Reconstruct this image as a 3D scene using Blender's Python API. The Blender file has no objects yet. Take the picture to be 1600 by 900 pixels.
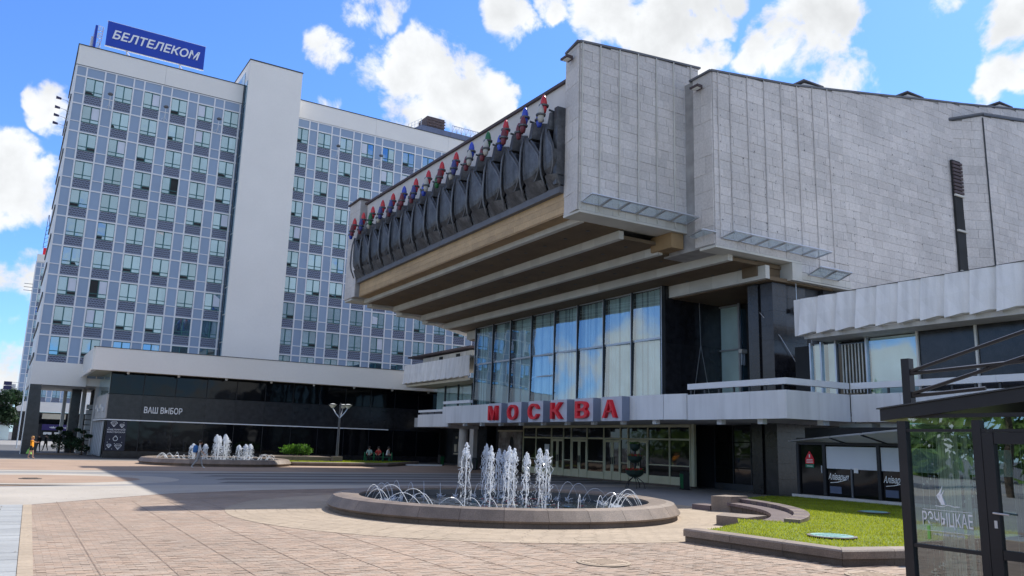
import bpy, bmesh, math, random
from math import radians as RD, sin, cos, pi, sqrt, atan2, hypot
from mathutils import Vector, Matrix

rnd = random.Random(7)
S = bpy.context.scene
C = S.collection

# ------------------------------------------------------------------ camera, world, sun, exposure
CAM = (0.0, 0.0, 2.1)
yaw, pit, rol = RD(30.351), RD(11.049), RD(1.696)
fw = Vector((sin(yaw) * cos(pit), cos(yaw) * cos(pit), sin(pit)))
rt = Vector((cos(yaw), -sin(yaw), 0)); up = rt.cross(fw)
ax = rt * cos(rol) + up * sin(rol); ay = -rt * sin(rol) + up * cos(rol)
cd = bpy.data.cameras.new('camera'); cam = bpy.data.objects.new('camera', cd); C.objects.link(cam)
m3 = Matrix((ax, ay, -fw)).transposed()
cam.matrix_world = Matrix.Translation(CAM) @ m3.to_4x4()
cd.sensor_width = 36; cd.lens = 1251 / 1600 * 36; cd.clip_end = 4000; cd.clip_start = 0.1
S.camera = cam

SUN_D = Vector((17.7, 4.9, 21.3)).normalized()          # towards the sun
sl = bpy.data.lights.new('sun', 'SUN'); so = bpy.data.objects.new('sun', sl); C.objects.link(so)
sl.energy = 3.3; sl.angle = RD(0.53); sl.color = (1, .95, .87)
so.rotation_euler = SUN_D.to_track_quat('Z', 'Y').to_euler(); so.location = (60, 20, 70)

S.view_settings.view_transform = 'Standard'; S.view_settings.look = 'None'
S.view_settings.exposure = 1.0; S.view_settings.gamma = 1

def build_world():
    w = bpy.data.worlds.new('World'); S.world = w; w.use_nodes = True
    nt = w.node_tree; N = nt.nodes; L = nt.links; N.clear()
    out = N.new('ShaderNodeOutputWorld'); bg = N.new('ShaderNodeBackground'); L.new(bg.outputs[0], out.inputs[0])
    bg.inputs[1].default_value = 0.12
    sky = N.new('ShaderNodeTexSky'); sky.sky_type = 'NISHITA'; sky.sun_disc = False
    sky.sun_elevation = math.asin(SUN_D.z); sky.sun_rotation = atan2(SUN_D.x, SUN_D.y)
    sky.air_density = 1.0; sky.dust_density = 0.3; sky.ozone_density = 3.0
    tc = N.new('ShaderNodeTexCoord')
    def math_(op, a, b=None, c=None):
        n = N.new('ShaderNodeMath'); n.operation = op
        for i, v in enumerate((a, b, c)):
            if v is None: continue
            if isinstance(v, (int, float)): n.inputs[i].default_value = v
            else: L.new(v, n.inputs[i])
        return n.outputs[0]
    def mrange(v, a, b, c, d, smooth=True):
        n = N.new('ShaderNodeMapRange'); n.interpolation_type = 'SMOOTHSTEP' if smooth else 'LINEAR'
        L.new(v, n.inputs[0])
        for i, x in enumerate((a, b, c, d)): n.inputs[i + 1].default_value = x
        return n.outputs[0]
    wn = N.new('ShaderNodeTexNoise'); wn.inputs['Scale'].default_value = 11; wn.inputs['Detail'].default_value = 4; wn.inputs['Roughness'].default_value = .55
    L.new(tc.outputs['Generated'], wn.inputs['Vector'])
    wa = N.new('ShaderNodeVectorMath'); wa.operation = 'MULTIPLY_ADD'; L.new(wn.outputs['Color'], wa.inputs[0]); wa.inputs[1].default_value = (.115,) * 3; L.new(tc.outputs['Generated'], wa.inputs[2])
    wb = N.new('ShaderNodeVectorMath'); wb.operation = 'SUBTRACT'; L.new(wa.outputs[0], wb.inputs[0]); wb.inputs[1].default_value = (.0575,) * 3
    wc = N.new('ShaderNodeVectorMath'); wc.operation = 'NORMALIZE'; L.new(wb.outputs[0], wc.inputs[0])
    def dot(d, warped=True):
        n = N.new('ShaderNodeVectorMath'); n.operation = 'DOT_PRODUCT'
        L.new(wc.outputs[0] if warped else tc.outputs['Generated'], n.inputs[0]); n.inputs[1].default_value = d
        return n.outputs['Value']
    nz = N.new('ShaderNodeTexNoise'); nz.inputs['Scale'].default_value = 13; nz.inputs['Detail'].default_value = 9
    nz.inputs['Roughness'].default_value = .62; nz.inputs['Distortion'].default_value = .25
    L.new(tc.outputs['Generated'], nz.inputs['Vector'])
    nb = N.new('ShaderNodeTexNoise'); nb.inputs['Scale'].default_value = 2.6; nb.inputs['Detail'].default_value = 3
    L.new(tc.outputs['Generated'], nb.inputs['Vector'])
    # the cloud masses: direction (azimuth, elevation in degrees), radius in degrees, weight
    acc = None
    for az, el, r, wt in CLOUDS:
        d = (sin(RD(az)) * cos(RD(el)), cos(RD(az)) * cos(RD(el)), sin(RD(el)))
        v = mrange(dot(d), cos(RD(r * 1.02)), 1.0, 0.0, wt, smooth=False)
        acc = v if acc is None else math_('MAXIMUM', acc, v)
    gen = mrange(nb.outputs[0], .42, .62, 0.0, 1.05)
    away = mrange(dot(tuple(fw)), cos(RD(44)), cos(RD(36)), 1.0, 0.0)
    gen = math_('MULTIPLY', gen, away)
    base = math_('MAXIMUM', acc, gen)
    n1 = math_('MULTIPLY_ADD', nz.outputs[0], 3.4, -1.72)
    f = math_('ADD', base, n1)
    gate = mrange(base, .02, .25, 0, 1)
    mask = math_('MULTIPLY', mrange(f, .12, .70, 0, 1), gate)
    # cloud tone: white crowns, soft grey where the mass is thick
    tone = mrange(f, .5, 1.5, 1.0, .90)
    n2 = N.new('ShaderNodeTexNoise'); n2.inputs['Scale'].default_value = 16; n2.inputs['Detail'].default_value = 6
    L.new(tc.outputs['Generated'], n2.inputs['Vector'])
    tone = math_('MULTIPLY', tone, mrange(n2.outputs[0], .3, .7, .84, 1.05))
    cc = N.new('ShaderNodeCombineColor')
    L.new(math_('MULTIPLY', tone, 4.15), cc.inputs[0]); L.new(math_('MULTIPLY', tone, 4.25), cc.inputs[1]); L.new(math_('MULTIPLY', tone, 4.35), cc.inputs[2])
    mx = N.new('ShaderNodeMix'); mx.data_type = 'RGBA'
    tint = N.new('ShaderNodeVectorMath'); tint.operation = 'MULTIPLY'; L.new(sky.outputs[0], tint.inputs[0]); tint.inputs[1].default_value = (.45, .665, 1.02)
    L.new(mask, mx.inputs[0]); L.new(tint.outputs[0], mx.inputs[6]); L.new(cc.outputs[0], mx.inputs[7])
    L.new(mx.outputs[2], bg.inputs[0])

def px_dir(x, y):
    d = (ax * ((x - 800) / 1251) + ay * ((450 - y) / 1251) + fw).normalized()
    return math.degrees(atan2(d.x, d.y)), math.degrees(math.asin(d.z))

# cumulus drifting over the square: (azimuth, elevation, radius, weight)
CLOUDS = [px_dir(x, y) + (r * 180 / pi / 1251, w) for x, y, r, w in [
    (15, 285, 78, 1.0), (65, 300, 46, .85), (5, 440, 62, .9), (30, 455, 46, .8), (85, 165, 40, .85), (15, 580, 44, .75), (40, 405, 26, .6),
    (590, 100, 42, .68), (640, 110, 60, .9), (700, 125, 76, 1.0), (750, 165, 64, .95), (520, 65, 45, .6), (580, 10, 50, .6), (520, 165, 28, .55), (650, 175, 60, .9),
    (790, 25, 52, .9), (865, 5, 40, .8), (955, 25, 72, 1.0), (1040, 60, 82, 1.05), (1000, -30, 92, 1.05), (1120, 0, 50, .8), (1090, 85, 50, .9),
    (1180, 90, 50, .95), (1250, 85, 74, 1.05), (1290, 40, 60, .95), (1320, 95, 70, 1.0), (1310, 130, 40, .8), (1575, 110, 48, 1.0), (1600, 20, 60, .85), (1485, 0, 25, .5), (560, 390, 30, .4)]]
build_world()

# ------------------------------------------------------------------ materials
def nodes_of(m):
    m.use_nodes = True
    return m.node_tree, m.node_tree.nodes, m.node_tree.links, m.node_tree.nodes['Principled BSDF']

def MAT(name, col, rough=.75, var=.12, scale=1.5, rand=0.0, metal=0.0, bump=0.0, bscale=30.0, spec=.4, fine=.0, fscale=40, col2=None, stain=0.0, spots=0.0):
    m = bpy.data.materials.new(name); nt, N, L, b = nodes_of(m)
    b.inputs['Roughness'].default_value = rough; b.inputs['Metallic'].default_value = metal
    b.inputs['Specular IOR Level'].default_value = spec
    geo = N.new('ShaderNodeNewGeometry'); pos = geo.outputs['Position']
    def noise(sc, det=5):
        n = N.new('ShaderNodeTexNoise'); n.inputs['Scale'].default_value = sc; n.inputs['Detail'].default_value = det
        L.new(pos, n.inputs['Vector']); return n.outputs[0]
    def mr(v, a, bb, c, d):
        n = N.new('ShaderNodeMapRange'); L.new(v, n.inputs[0])
        for i, x in enumerate((a, bb, c, d)): n.inputs[i + 1].default_value = x
        return n.outputs[0]
    def mul(a, bb):
        n = N.new('ShaderNodeMath'); n.operation = 'MULTIPLY'; L.new(a, n.inputs[0]); L.new(bb, n.inputs[1]); return n.outputs[0]
    f = mr(noise(scale), .3, .7, 1 - var, 1 + var)
    if fine: f = mul(f, mr(noise(fscale, 3), .3, .7, 1 - fine, 1 + fine))
    if stain:
        mp = N.new('ShaderNodeMapping'); mp.inputs['Scale'].default_value = (2.2, 2.2, .16); L.new(pos, mp.inputs[0])
        n = N.new('ShaderNodeTexNoise'); n.inputs['Scale'].default_value = 1.3; n.inputs['Detail'].default_value = 5; L.new(mp.outputs[0], n.inputs['Vector'])
        f = mul(f, mr(n.outputs[0], .42, .72, 1.0, 1 - stain))
    if spots: f = mul(f, mr(noise(2.1, 3), .60, .70, 1.0, 1 - spots)); f = mul(f, mr(noise(7.0, 1), .70, .74, 1.0, 1 - spots * 1.3))
    if rand:
        oi = N.new('ShaderNodeObjectInfo')
        a = N.new('ShaderNodeMath'); a.operation = 'ADD'; L.new(oi.outputs['Random'], a.inputs[0]); L.new(geo.outputs['Random Per Island'], a.inputs[1])
        fr = N.new('ShaderNodeMath'); fr.operation = 'FRACT'; L.new(a.outputs[0], fr.inputs[0])
        f = mul(f, mr(fr.outputs[0], 0, 1, 1 - rand, 1 + rand))
    mx = N.new('ShaderNodeVectorMath'); mx.operation = 'SCALE'
    if col2 is not None:
        mm = N.new('ShaderNodeMix'); mm.data_type = 'RGBA'
        if rand:
            f2 = N.new('ShaderNodeMath'); f2.operation = 'MULTIPLY'; f2.inputs[1].default_value = 7.31; L.new(fr.outputs[0], f2.inputs[0])
            f3 = N.new('ShaderNodeMath'); f3.operation = 'FRACT'; L.new(f2.outputs[0], f3.inputs[0]); L.new(f3.outputs[0], mm.inputs[0])
        else: L.new(mr(noise(scale * 2.3), .35, .65, 0, 1), mm.inputs[0])
        mm.inputs[6].default_value = (*col, 1); mm.inputs[7].default_value = (*col2, 1); L.new(mm.outputs[2], mx.inputs[0])
    else: mx.inputs[0].default_value = col
    L.new(f, mx.inputs['Scale']); L.new(mx.outputs[0], b.inputs['Base Color'])
    if bump:
        bp = N.new('ShaderNodeBump'); bp.inputs['Strength'].default_value = bump; bp.inputs['Distance'].default_value = .02
        L.new(noise(bscale, 4), bp.inputs['Height']); L.new(bp.outputs[0], b.inputs['Normal'])
    return m

def GLASS_DARK(name, col=(.012, .014, .016), rough=.03, wav=.0, spec=.5, rand=0.0, col2=None):
    m = MAT(name, col, rough, .2, 1.2, rand=rand, spec=spec, col2=col2)
    if wav:
        nt, N, L, b = nodes_of(m); geo = N.new('ShaderNodeNewGeometry')
        n = N.new('ShaderNodeTexNoise'); n.inputs['Scale'].default_value = .9; n.inputs['Detail'].default_value = 1; L.new(geo.outputs['Position'], n.inputs['Vector'])
        bp = N.new('ShaderNodeBump'); bp.inputs['Strength'].default_value = wav; bp.inputs['Distance'].default_value = .1
        L.new(n.outputs[0], bp.inputs['Height']); L.new(bp.outputs[0], b.inputs['Normal'])
    return m

def GLASS_MIRROR(name, col, col2, refl):
    m = GLASS_DARK(name, col, .03, .05, .5, rand=.5, col2=col2); nt, N, L, b = nodes_of(m); o = N['Material Output']
    g = N.new('ShaderNodeBsdfGlossy'); g.inputs['Roughness'].default_value = .02; g.inputs[0].default_value = (.55, .80, 1, 1)
    for l in list(b.inputs['Normal'].links): L.new(l.from_socket, g.inputs['Normal'])
    x = N.new('ShaderNodeMixShader'); x.inputs[0].default_value = refl; L.new(b.outputs[0], x.inputs[1]); L.new(g.outputs[0], x.inputs[2]); L.new(x.outputs[0], o.inputs[0]); return m

def GLASS_CLEAR(name, tint, refl, rough=.02, wav=.1):
    m = bpy.data.materials.new(name); m.use_nodes = True; nt = m.node_tree; N = nt.nodes; L = nt.links; N.clear()
    o = N.new('ShaderNodeOutputMaterial'); t = N.new('ShaderNodeBsdfTransparent'); t.inputs[0].default_value = (*tint, 1)
    g = N.new('ShaderNodeBsdfGlossy'); g.inputs['Roughness'].default_value = rough; g.inputs[0].default_value = (.80, .92, 1.0, 1)
    lw = N.new('ShaderNodeLayerWeight'); lw.inputs[0].default_value = .5; pw = N.new('ShaderNodeMath'); pw.operation = 'POWER'; L.new(lw.outputs['Facing'], pw.inputs[0]); pw.inputs[1].default_value = 4
    mr = N.new('ShaderNodeMapRange'); L.new(pw.outputs[0], mr.inputs[0]); mr.inputs[3].default_value = refl; mr.inputs[4].default_value = 1
    geo = N.new('ShaderNodeNewGeometry'); n = N.new('ShaderNodeTexNoise'); n.inputs['Scale'].default_value = .7; n.inputs['Detail'].default_value = 1
    L.new(geo.outputs['Position'], n.inputs['Vector'])
    bp = N.new('ShaderNodeBump'); bp.inputs['Strength'].default_value = wav; bp.inputs['Distance'].default_value = .1
    L.new(n.outputs[0], bp.inputs['Height']); L.new(bp.outputs[0], g.inputs['Normal'])
    x = N.new('ShaderNodeMixShader'); L.new(mr.outputs[0], x.inputs[0]); L.new(t.outputs[0], x.inputs[1]); L.new(g.outputs[0], x.inputs[2])
    L.new(x.outputs[0], o.inputs[0]); return m

def LEAF(name, col, col2, trans=.35):
    m = MAT(name, col, .6, .4, .7, rand=.35, col2=col2, spec=.2)
    nt, N, L, b = nodes_of(m); o = N['Material Output']
    t = N.new('ShaderNodeBsdfTranslucent'); t.inputs[0].default_value = (col2[0] * 1.6, col2[1] * 1.6, col2[2], 1)
    x = N.new('ShaderNodeMixShader'); x.inputs[0].default_value = trans
    L.new(b.outputs[0], x.inputs[1]); L.new(t.outputs[0], x.inputs[2]); L.new(x.outputs[0], o.inputs[0]); return m

def SHEET(name, col):
    m = MAT(name, col, .6, .05, 1.0); nt, N, L, b = nodes_of(m); o = N['Material Output']; t = N.new('ShaderNodeBsdfTranslucent'); t.inputs[0].default_value = (*col, 1)
    x = N.new('ShaderNodeMixShader'); x.inputs[0].default_value = .5; L.new(b.outputs[0], x.inputs[1]); L.new(t.outputs[0], x.inputs[2]); L.new(x.outputs[0], o.inputs[0]); return m

def WATERJET():
    m = bpy.data.materials.new('falling_water'); m.use_nodes = True; nt = m.node_tree; N = nt.nodes; L = nt.links; N.clear()
    o = N.new('ShaderNodeOutputMaterial'); d = N.new('ShaderNodeBsdfDiffuse'); d.inputs[0].default_value = (.86, .9, .95, 1)
    t = N.new('ShaderNodeBsdfTranslucent'); t.inputs[0].default_value = (.9, .93, .97, 1)
    g = N.new('ShaderNodeBsdfGlossy'); g.inputs['Roughness'].default_value = .15
    a = N.new('ShaderNodeMixShader'); a.inputs[0].default_value = .6; L.new(d.outputs[0], a.inputs[1]); L.new(t.outputs[0], a.inputs[2])
    b = N.new('ShaderNodeMixShader'); b.inputs[0].default_value = .18; L.new(a.outputs[0], b.inputs[1]); L.new(g.outputs[0], b.inputs[2])
    tr = N.new('ShaderNodeBsdfTransparent'); c = N.new('ShaderNodeMixShader'); c.inputs[0].default_value = .38; L.new(b.outputs[0], c.inputs[1]); L.new(tr.outputs[0], c.inputs[2])
    L.new(c.outputs[0], o.inputs[0]); return m

M = {}
M['stone'] = MAT('pale_limestone', (.57, .545, .52), .8, .11, .35, rand=.06, bump=.35, bscale=9, fine=.10, fscale=9, stain=.06, col2=(.61, .575, .545))
M['stone_gap'] = MAT('dark_joint', (.34, .33, .32), .9, .2)
M['stone_lite'] = MAT('cream_stone', (.56, .55, .50), .7, .07, 1.0, rand=.08, fine=.05)
M['conc'] = MAT('light_concrete', (.56, .55, .53), .8, .1, 1.2, bump=.15, fine=.06, stain=.18)
M['white_wall'] = MAT('white_render', (.80, .775, .725), .8, .03, .25, fine=.015, fscale=6)
M['flute'] = MAT('white_moulded_concrete', (.83, .82, .81), .75, .05, .7, fine=.05, stain=.22)
M['metal_panel'] = MAT('grey_white_metal_cladding', (.70, .71, .72), .42, .05, .8, rand=.04, spec=.5, stain=.14)
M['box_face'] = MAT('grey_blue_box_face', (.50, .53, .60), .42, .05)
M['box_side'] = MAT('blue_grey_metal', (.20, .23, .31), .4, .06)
M['black_stone'] = MAT('polished_black_granite', (.022, .022, .025), .22, .35, 2.5, bump=.03, spec=.5, fine=.2, fscale=20, rand=.25)
M['soffit'] = MAT('brown_soffit_plaster', (.155, .112, .068), .85, .14, .6, bump=.2, bscale=20, fine=.07, fscale=5)
M['wood'] = MAT('varnished_timber_boards', (.46, .315, .165), .55, .13, .9, rand=.10, fine=.08, fscale=8)
M['wood_dark'] = MAT('brown_timber', (.30, .20, .10), .6, .15, 1, rand=.1)
M['bronze'] = MAT('dark_patinated_copper', (.115, .12, .128), .48, .32, 1.6, metal=.45, bump=.15, bscale=8, fine=.18, fscale=9, stain=.35)
M['bronze_rib'] = MAT('worn_copper_edge', (.15, .155, .165), .45, .25, 2, metal=.4)
M['grey_ledge'] = MAT('grey_flashing', (.13, .135, .15), .6, .15)
M['fascia'] = MAT('warm_white_panel', (.60, .57, .54), .7, .05, .7, rand=.04)
M['dark_metal'] = MAT('dark_metal_trim', (.05, .055, .06), .5, .15)
M['black_metal'] = MAT('black_painted_steel', (.018, .018, .021), .42, .2)
M['alu'] = MAT('aluminium', (.55, .57, .6), .35, .08, metal=.6)
M['white_metal'] = MAT('white_painted_metal', (.72, .74, .76), .45, .04)
M['door_frame'] = MAT('olive_cream_frame', (.62, .59, .40), .5, .07, 1.2)
M['glass_door'] = GLASS_DARK('dark_door_glass', (.012, .013, .012), .03, .05, .5)
M['glass_black'] = GLASS_DARK('black_shop_glass', (.005, .006, .008), .05, .10, .3)
M['glass_hall'] = GLASS_CLEAR('hall_glass', (.90, .98, .99), .25, .012, .03)
M['glass_kiosk'] = GLASS_CLEAR('kiosk_glass', (.58, .69, .61), .26, .01, .04)
M['glass_ledge'] = GLASS_CLEAR('ledge_glass', (.90, .92, .93), .10, .1, .02); M['glass_recess'] = GLASS_CLEAR('recess_glass', (.92, .98, .98), .08, .02, .03)
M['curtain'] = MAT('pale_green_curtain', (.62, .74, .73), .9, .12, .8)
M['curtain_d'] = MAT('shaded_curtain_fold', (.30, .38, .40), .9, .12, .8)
M['curtain_w'] = MAT('white_net_curtain', (.62, .65, .62), .9, .12, 2)
M['dark_room'] = MAT('dark_interior', (.03, .032, .034), .9, .3, .6)
M['panel_blue'] = MAT('blue_grey_facade_panel', (.26, .35, .48), .38, .05, .3, rand=.06, spec=.5)
M['panel_pat'] = MAT('dark_patterned_panel', (.20, .235, .32), .5, .08, .6, rand=.06)
M['panel_fig'] = MAT('pattern_relief', (.055, .065, .10), .5, .1)
M['mullion'] = MAT('white_facade_grid', (.74, .75, .76), .5, .04)
M['win_frame'] = MAT('teal_window_frame', (.035, .13, .135), .45, .12)
M['win_glass'] = GLASS_MIRROR('office_window_glass', (.012, .06, .10), (.08, .145, .19), .42)
M['sign_blue'] = MAT('blue_sign_panel', (.004, .05, .42), .4, .04)
M['letter_white'] = MAT('white_letter', (.82, .84, .86), .45, .03)
M['red'] = MAT('red_letter_enamel', (.74, .014, .03), .38, .08)
M['lamp_red'] = MAT('red_lamp_glass', (.52, .02, .03), .25, .1, spec=.6); M['lamp_blue'] = MAT('blue_lamp_glass', (.02, .06, .45), .25, .1, spec=.6)
M['lamp_green'] = MAT('green_lamp_glass', (.02, .14, .05), .3, .1); M['lamp_white'] = MAT('milky_lamp_glass', (.46, .45, .41), .3, .08)
M['lamp_maroon'] = MAT('faded_red_lamp_glass', (.17, .035, .05), .35, .15); M['lamp_navy'] = MAT('faded_blue_lamp_glass', (.05, .06, .22), .35, .15)
M['granite'] = MAT('brown_grey_granite', (.19, .148, .118), .55, .2, 2, rand=.14, fine=.28, fscale=45, bump=.08, bscale=40, spec=.5)
M['granite_d'] = MAT('weathered_granite_plinth', (.13, .10, .08), .7, .2, 2, rand=.14, fine=.25, fscale=45)
M['granite_p'] = MAT('purple_grey_granite', (.15, .11, .11), .5, .15, 2, rand=.15, fine=.25, fscale=45, spec=.5)
M['jet'] = WATERJET()
M['water'] = GLASS_DARK('fountain_water', (.02, .03, .036), .06, .0, .6)
M['basin'] = MAT('wet_basin', (.07, .075, .08), .4, .2)
M['brick'] = MAT('pinkish_paving_brick', (.345, .25, .185), .85, .15, .22, rand=.07, spots=.14, fine=.10, fscale=30, col2=(.325, .26, .205))
M['brick_gap'] = MAT('sand_joint', (.23, .17, .13), .95, .2, 2)
M['ring'] = MAT('buff_ring_paving', (.37, .29, .215), .85, .08, .8, fine=.10, fscale=16)
M['slab'] = MAT('blue_grey_paving_slab', (.30, .31, .31), .8, .10, .5, rand=.09, fine=.07, fscale=20)
M['plaza'] = MAT('grey_plaza_paving', (.25, .245, .24), .85, .12, .22, spots=.12, fine=.08, fscale=12)
M['redband'] = MAT('red_brown_paving', (.32, .23, .17), .85, .12, .3, spots=.1, fine=.08, fscale=14)
M['liteband'] = MAT('light_grey_paving', (.38, .345, .30), .85, .12, .3, spots=.1, fine=.07, fscale=14)
M['darkband'] = MAT('charcoal_paving', (.11, .105, .105), .8, .2, .25, fine=.1, fscale=10)
M['asphalt'] = MAT('asphalt', (.10, .10, .10), .9, .15, .3, fine=.15, fscale=25)
M['soil'] = MAT('turf_base', (.13, .17, .02), .95, .3, 1.5)
M['grass'] = LEAF('grass_blade', (.15, .225, .018), (.29, .32, .03), .4)
M['hedge'] = LEAF('hedge_leaf', (.035, .105, .014), (.10, .22, .03), .35)
M['leaf'] = LEAF('tree_leaf', (.06, .12, .025), (.11, .18, .04), .3)
M['conifer'] = LEAF('conifer_needle', (.018, .04, .02), (.03, .06, .028), .15)
M['bark'] = MAT('bark', (.07, .05, .035), .9, .3, 5, bump=.5)
M['lid'] = MAT('turquoise_painted_cover', (.20, .38, .36), .7, .15, 4, fine=.1)
M['iron'] = MAT('cast_iron', (.12, .105, .09), .7, .2, 5)
M['green_bin'] = MAT('green_plastic', (.008, .13, .05), .4, .1); M['bowl'] = MAT('dark_green_painted_bowl', (.015, .035, .026), .45, .2)
M['flower'] = MAT('red_flower', (.42, .02, .03), .7, .3, 6, rand=.3)
M['skin'] = MAT('skin', (.50, .30, .21), .6, .05); M['hair_d'] = MAT('dark_hair', (.03, .022, .018), .6, .2, 8)
M['hair_o'] = MAT('light_hair', (.42, .22, .07), .6, .2, 8); M['orange'] = MAT('orange_cloth', (.85, .33, .015), .8, .08, 3)
M['cloth_k'] = MAT('black_cloth', (.02, .02, .022), .85, .2); M['cloth_w'] = MAT('white_cloth', (.68, .68, .68), .85, .05)
M['cloth_g'] = MAT('grey_cloth', (.30, .31, .33), .85, .08); M['cloth_r'] = MAT('red_cloth', (.55, .06, .05), .85, .08); M['cloth_b'] = MAT('blue_bag_cloth', (.03, .13, .36), .75, .1)
M['cloth_m'] = MAT('mint_cloth', (.36, .50, .45), .85, .08); M['bag_g'] = MAT('green_bag', (.24, .55, .12), .6, .1)
M['awning'] = SHEET('grey_awning_sheet', (.62, .62, .60)); M['blind'] = MAT('pale_blind', (.62, .66, .74), .8, .05, .8)
M['purple'] = MAT('purple_sign', (.03, .02, .12), .5, .05); M['cream'] = MAT('cream_render', (.55, .50, .38), .8, .06)
M['poster'] = MAT('faded_poster', (.17, .13, .115), .5, .4, 1.1, col2=(.34, .33, .32))
M['lamp_cover'] = MAT('opal_lamp', (.7, .7, .66), .4, .03); M['graffiti'] = MAT('roof_dark', (.06, .05, .05), .8, .2)
M['slate'] = MAT('blue_grey_cladding', (.09, .115, .19), .5, .1); M['sticker_g'] = MAT('green_sticker', (.02, .18, .10), .6, .05)
M['rust'] = MAT('brown_grey_steel', (.085, .065, .07), .75, .25, 3); M['white_paper'] = MAT('white_paper', (.75, .75, .76), .8, .03)
M['teal_bin'] = M['green_bin']

# ------------------------------------------------------------------ mesh builder
class MB:
    def __init__(s): s.v = []; s.f = []; s.mi = []
    def quad(s, *p, mi=0):
        n = len(s.v); s.v += [tuple(q) for q in p]; s.f.append(tuple(range(n, n + len(p)))); s.mi.append(mi); return s
    def hexa(s, b, t, mi=0):                      # two rings (same count, counter-clockwise from above) closed into a solid
        n = len(s.v); k = len(b); s.v += [tuple(q) for q in b] + [tuple(q) for q in t]
        s.f.append(tuple(n + i for i in reversed(range(k)))); s.f.append(tuple(n + k + i for i in range(k)))
        for i in range(k): j = (i + 1) % k; s.f.append((n + i, n + j, n + k + j, n + k + i))
        s.mi += [mi] * (k + 2); return s
    def box(s, x0, x1, y0, y1, z0, z1, mi=0):
        x0, x1 = min(x0, x1), max(x0, x1); y0, y1 = min(y0, y1), max(y0, y1); z0, z1 = min(z0, z1), max(z0, z1)
        r = [(x0, y0), (x1, y0), (x1, y1), (x0, y1)]
        return s.hexa([(x, y, z0) for x, y in r], [(x, y, z1) for x, y in r], mi)
    def prism(s, poly, z0, z1, mi=0):
        return s.hexa([(x, y, z0) for x, y in poly], [(x, y, z1) for x, y in poly], mi)
    def prism_y(s, prof, y0, y1, mi=0):           # profile in (x, z), counter-clockwise seen from -Y
        return s.hexa([(x, y1, z) for x, z in reversed(prof)], [(x, y0, z) for x, z in reversed(prof)], mi)
    def prism_x(s, prof, x0, x1, mi=0):           # profile in (y, z)
        return s.hexa([(x0, y, z) for y, z in prof], [(x1, y, z) for y, z in prof], mi)
    def tube(s, pts, r, n=6, mi=0, cap=True):
        pts = [Vector(p) for p in pts]; rr = r if isinstance(r, (list, tuple)) else [r] * len(pts)
        base = len(s.v)
        for i, p in enumerate(pts):
            d = (pts[min(i + 1, len(pts) - 1)] - pts[max(i - 1, 0)]).normalized()
            u = d.orthogonal().normalized() if i == 0 else (u - d * u.dot(d)).normalized()
            w = d.cross(u)
            for k in range(n):
                a = 2 * pi * k / n; s.v.append(tuple(p + (u * cos(a) + w * sin(a)) * rr[i]))
        for i in range(len(pts) - 1):
            for k in range(n):
                j = (k + 1) % n; s.f.append((base + i * n + k, base + i * n + j, base + (i + 1) * n + j, base + (i + 1) * n + k)); s.mi.append(mi)
        if cap:
            s.f.append(tuple(base + k for k in reversed(range(n)))); s.f.append(tuple(base + (len(pts) - 1) * n + k for k in range(n))); s.mi += [mi, mi]
        return s
    def lathe(s, prof, n=24, c=(0, 0, 0), a0=0, a1=2 * pi, mi=0):
        full = abs(a1 - a0 - 2 * pi) < 1e-6; m = n if full else n + 1; base = len(s.v)
        for k in range(m):
            a = a0 + (a1 - a0) * k / n
            for r, z in prof: s.v.append((c[0] + r * cos(a), c[1] + r * sin(a), c[2] + z))
        q = len(prof)
        for k in range(n):
            j = (k + 1) % m
            for i in range(q - 1):
                s.f.append((base + k * q + i, base + j * q + i, base + j * q + i + 1, base + k * q + i + 1)); s.mi.append(mi)
        if not full:
            s.f.append(tuple(base + i for i in range(q))); s.f.append(tuple(base + n * q + i for i in reversed(range(q)))); s.mi += [mi, mi]
        return s
    def mesh(s, name, mats, smooth=False):
        me = bpy.data.meshes.new(name); me.from_pydata(s.v, [], s.f); me.validate()
        for m in (mats if isinstance(mats, (list, tuple)) else [mats]): me.materials.append(M[m] if isinstance(m, str) else m)
        if len(me.polygons) == len(s.mi): me.polygons.foreach_set('material_index', s.mi)
        if smooth: me.polygons.foreach_set('use_smooth', [True] * len(me.polygons))
        me.update(); return me
    def build(s, name, mats, parent=None, off=(0, 0, 0), smooth=False, label=None, kind=None):
        if off != (0, 0, 0): s.v = [(a - off[0], b - off[1], c - off[2]) for a, b, c in s.v]
        return link(name, s.mesh(name, mats, smooth), parent, label=label, kind=kind)

def link(name, me, parent=None, loc=(0, 0, 0), rz=0.0, scale=None, label=None, kind=None):
    o = bpy.data.objects.new(name, me); C.objects.link(o); o.parent = parent; o.location = loc
    if rz: o.rotation_euler = (0, 0, rz)
    if scale: o.scale = scale
    if label: o['label'] = label
    if kind: o['kind'] = kind
    return o

def thing(name, label, cat, loc=(0, 0, 0), rz=0.0, group=None):
    o = bpy.data.objects.new(name, None); C.objects.link(o); o.location = loc; o.rotation_euler = (0, 0, rz); o.empty_display_size = .3
    return tag(o, label, cat, group)
def tag(o, label, cat, group=None):
    o['label'] = label; o['category'] = cat
    if group: o['group'] = group
    return o
def struct(o): o['kind'] = 'structure'; return o
def copy_tree(o, parent=None, sub=True):
    c = o.copy(); C.objects.link(c); c.parent = parent
    for ch in list(o.children): copy_tree(ch, c)
    return c

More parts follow.
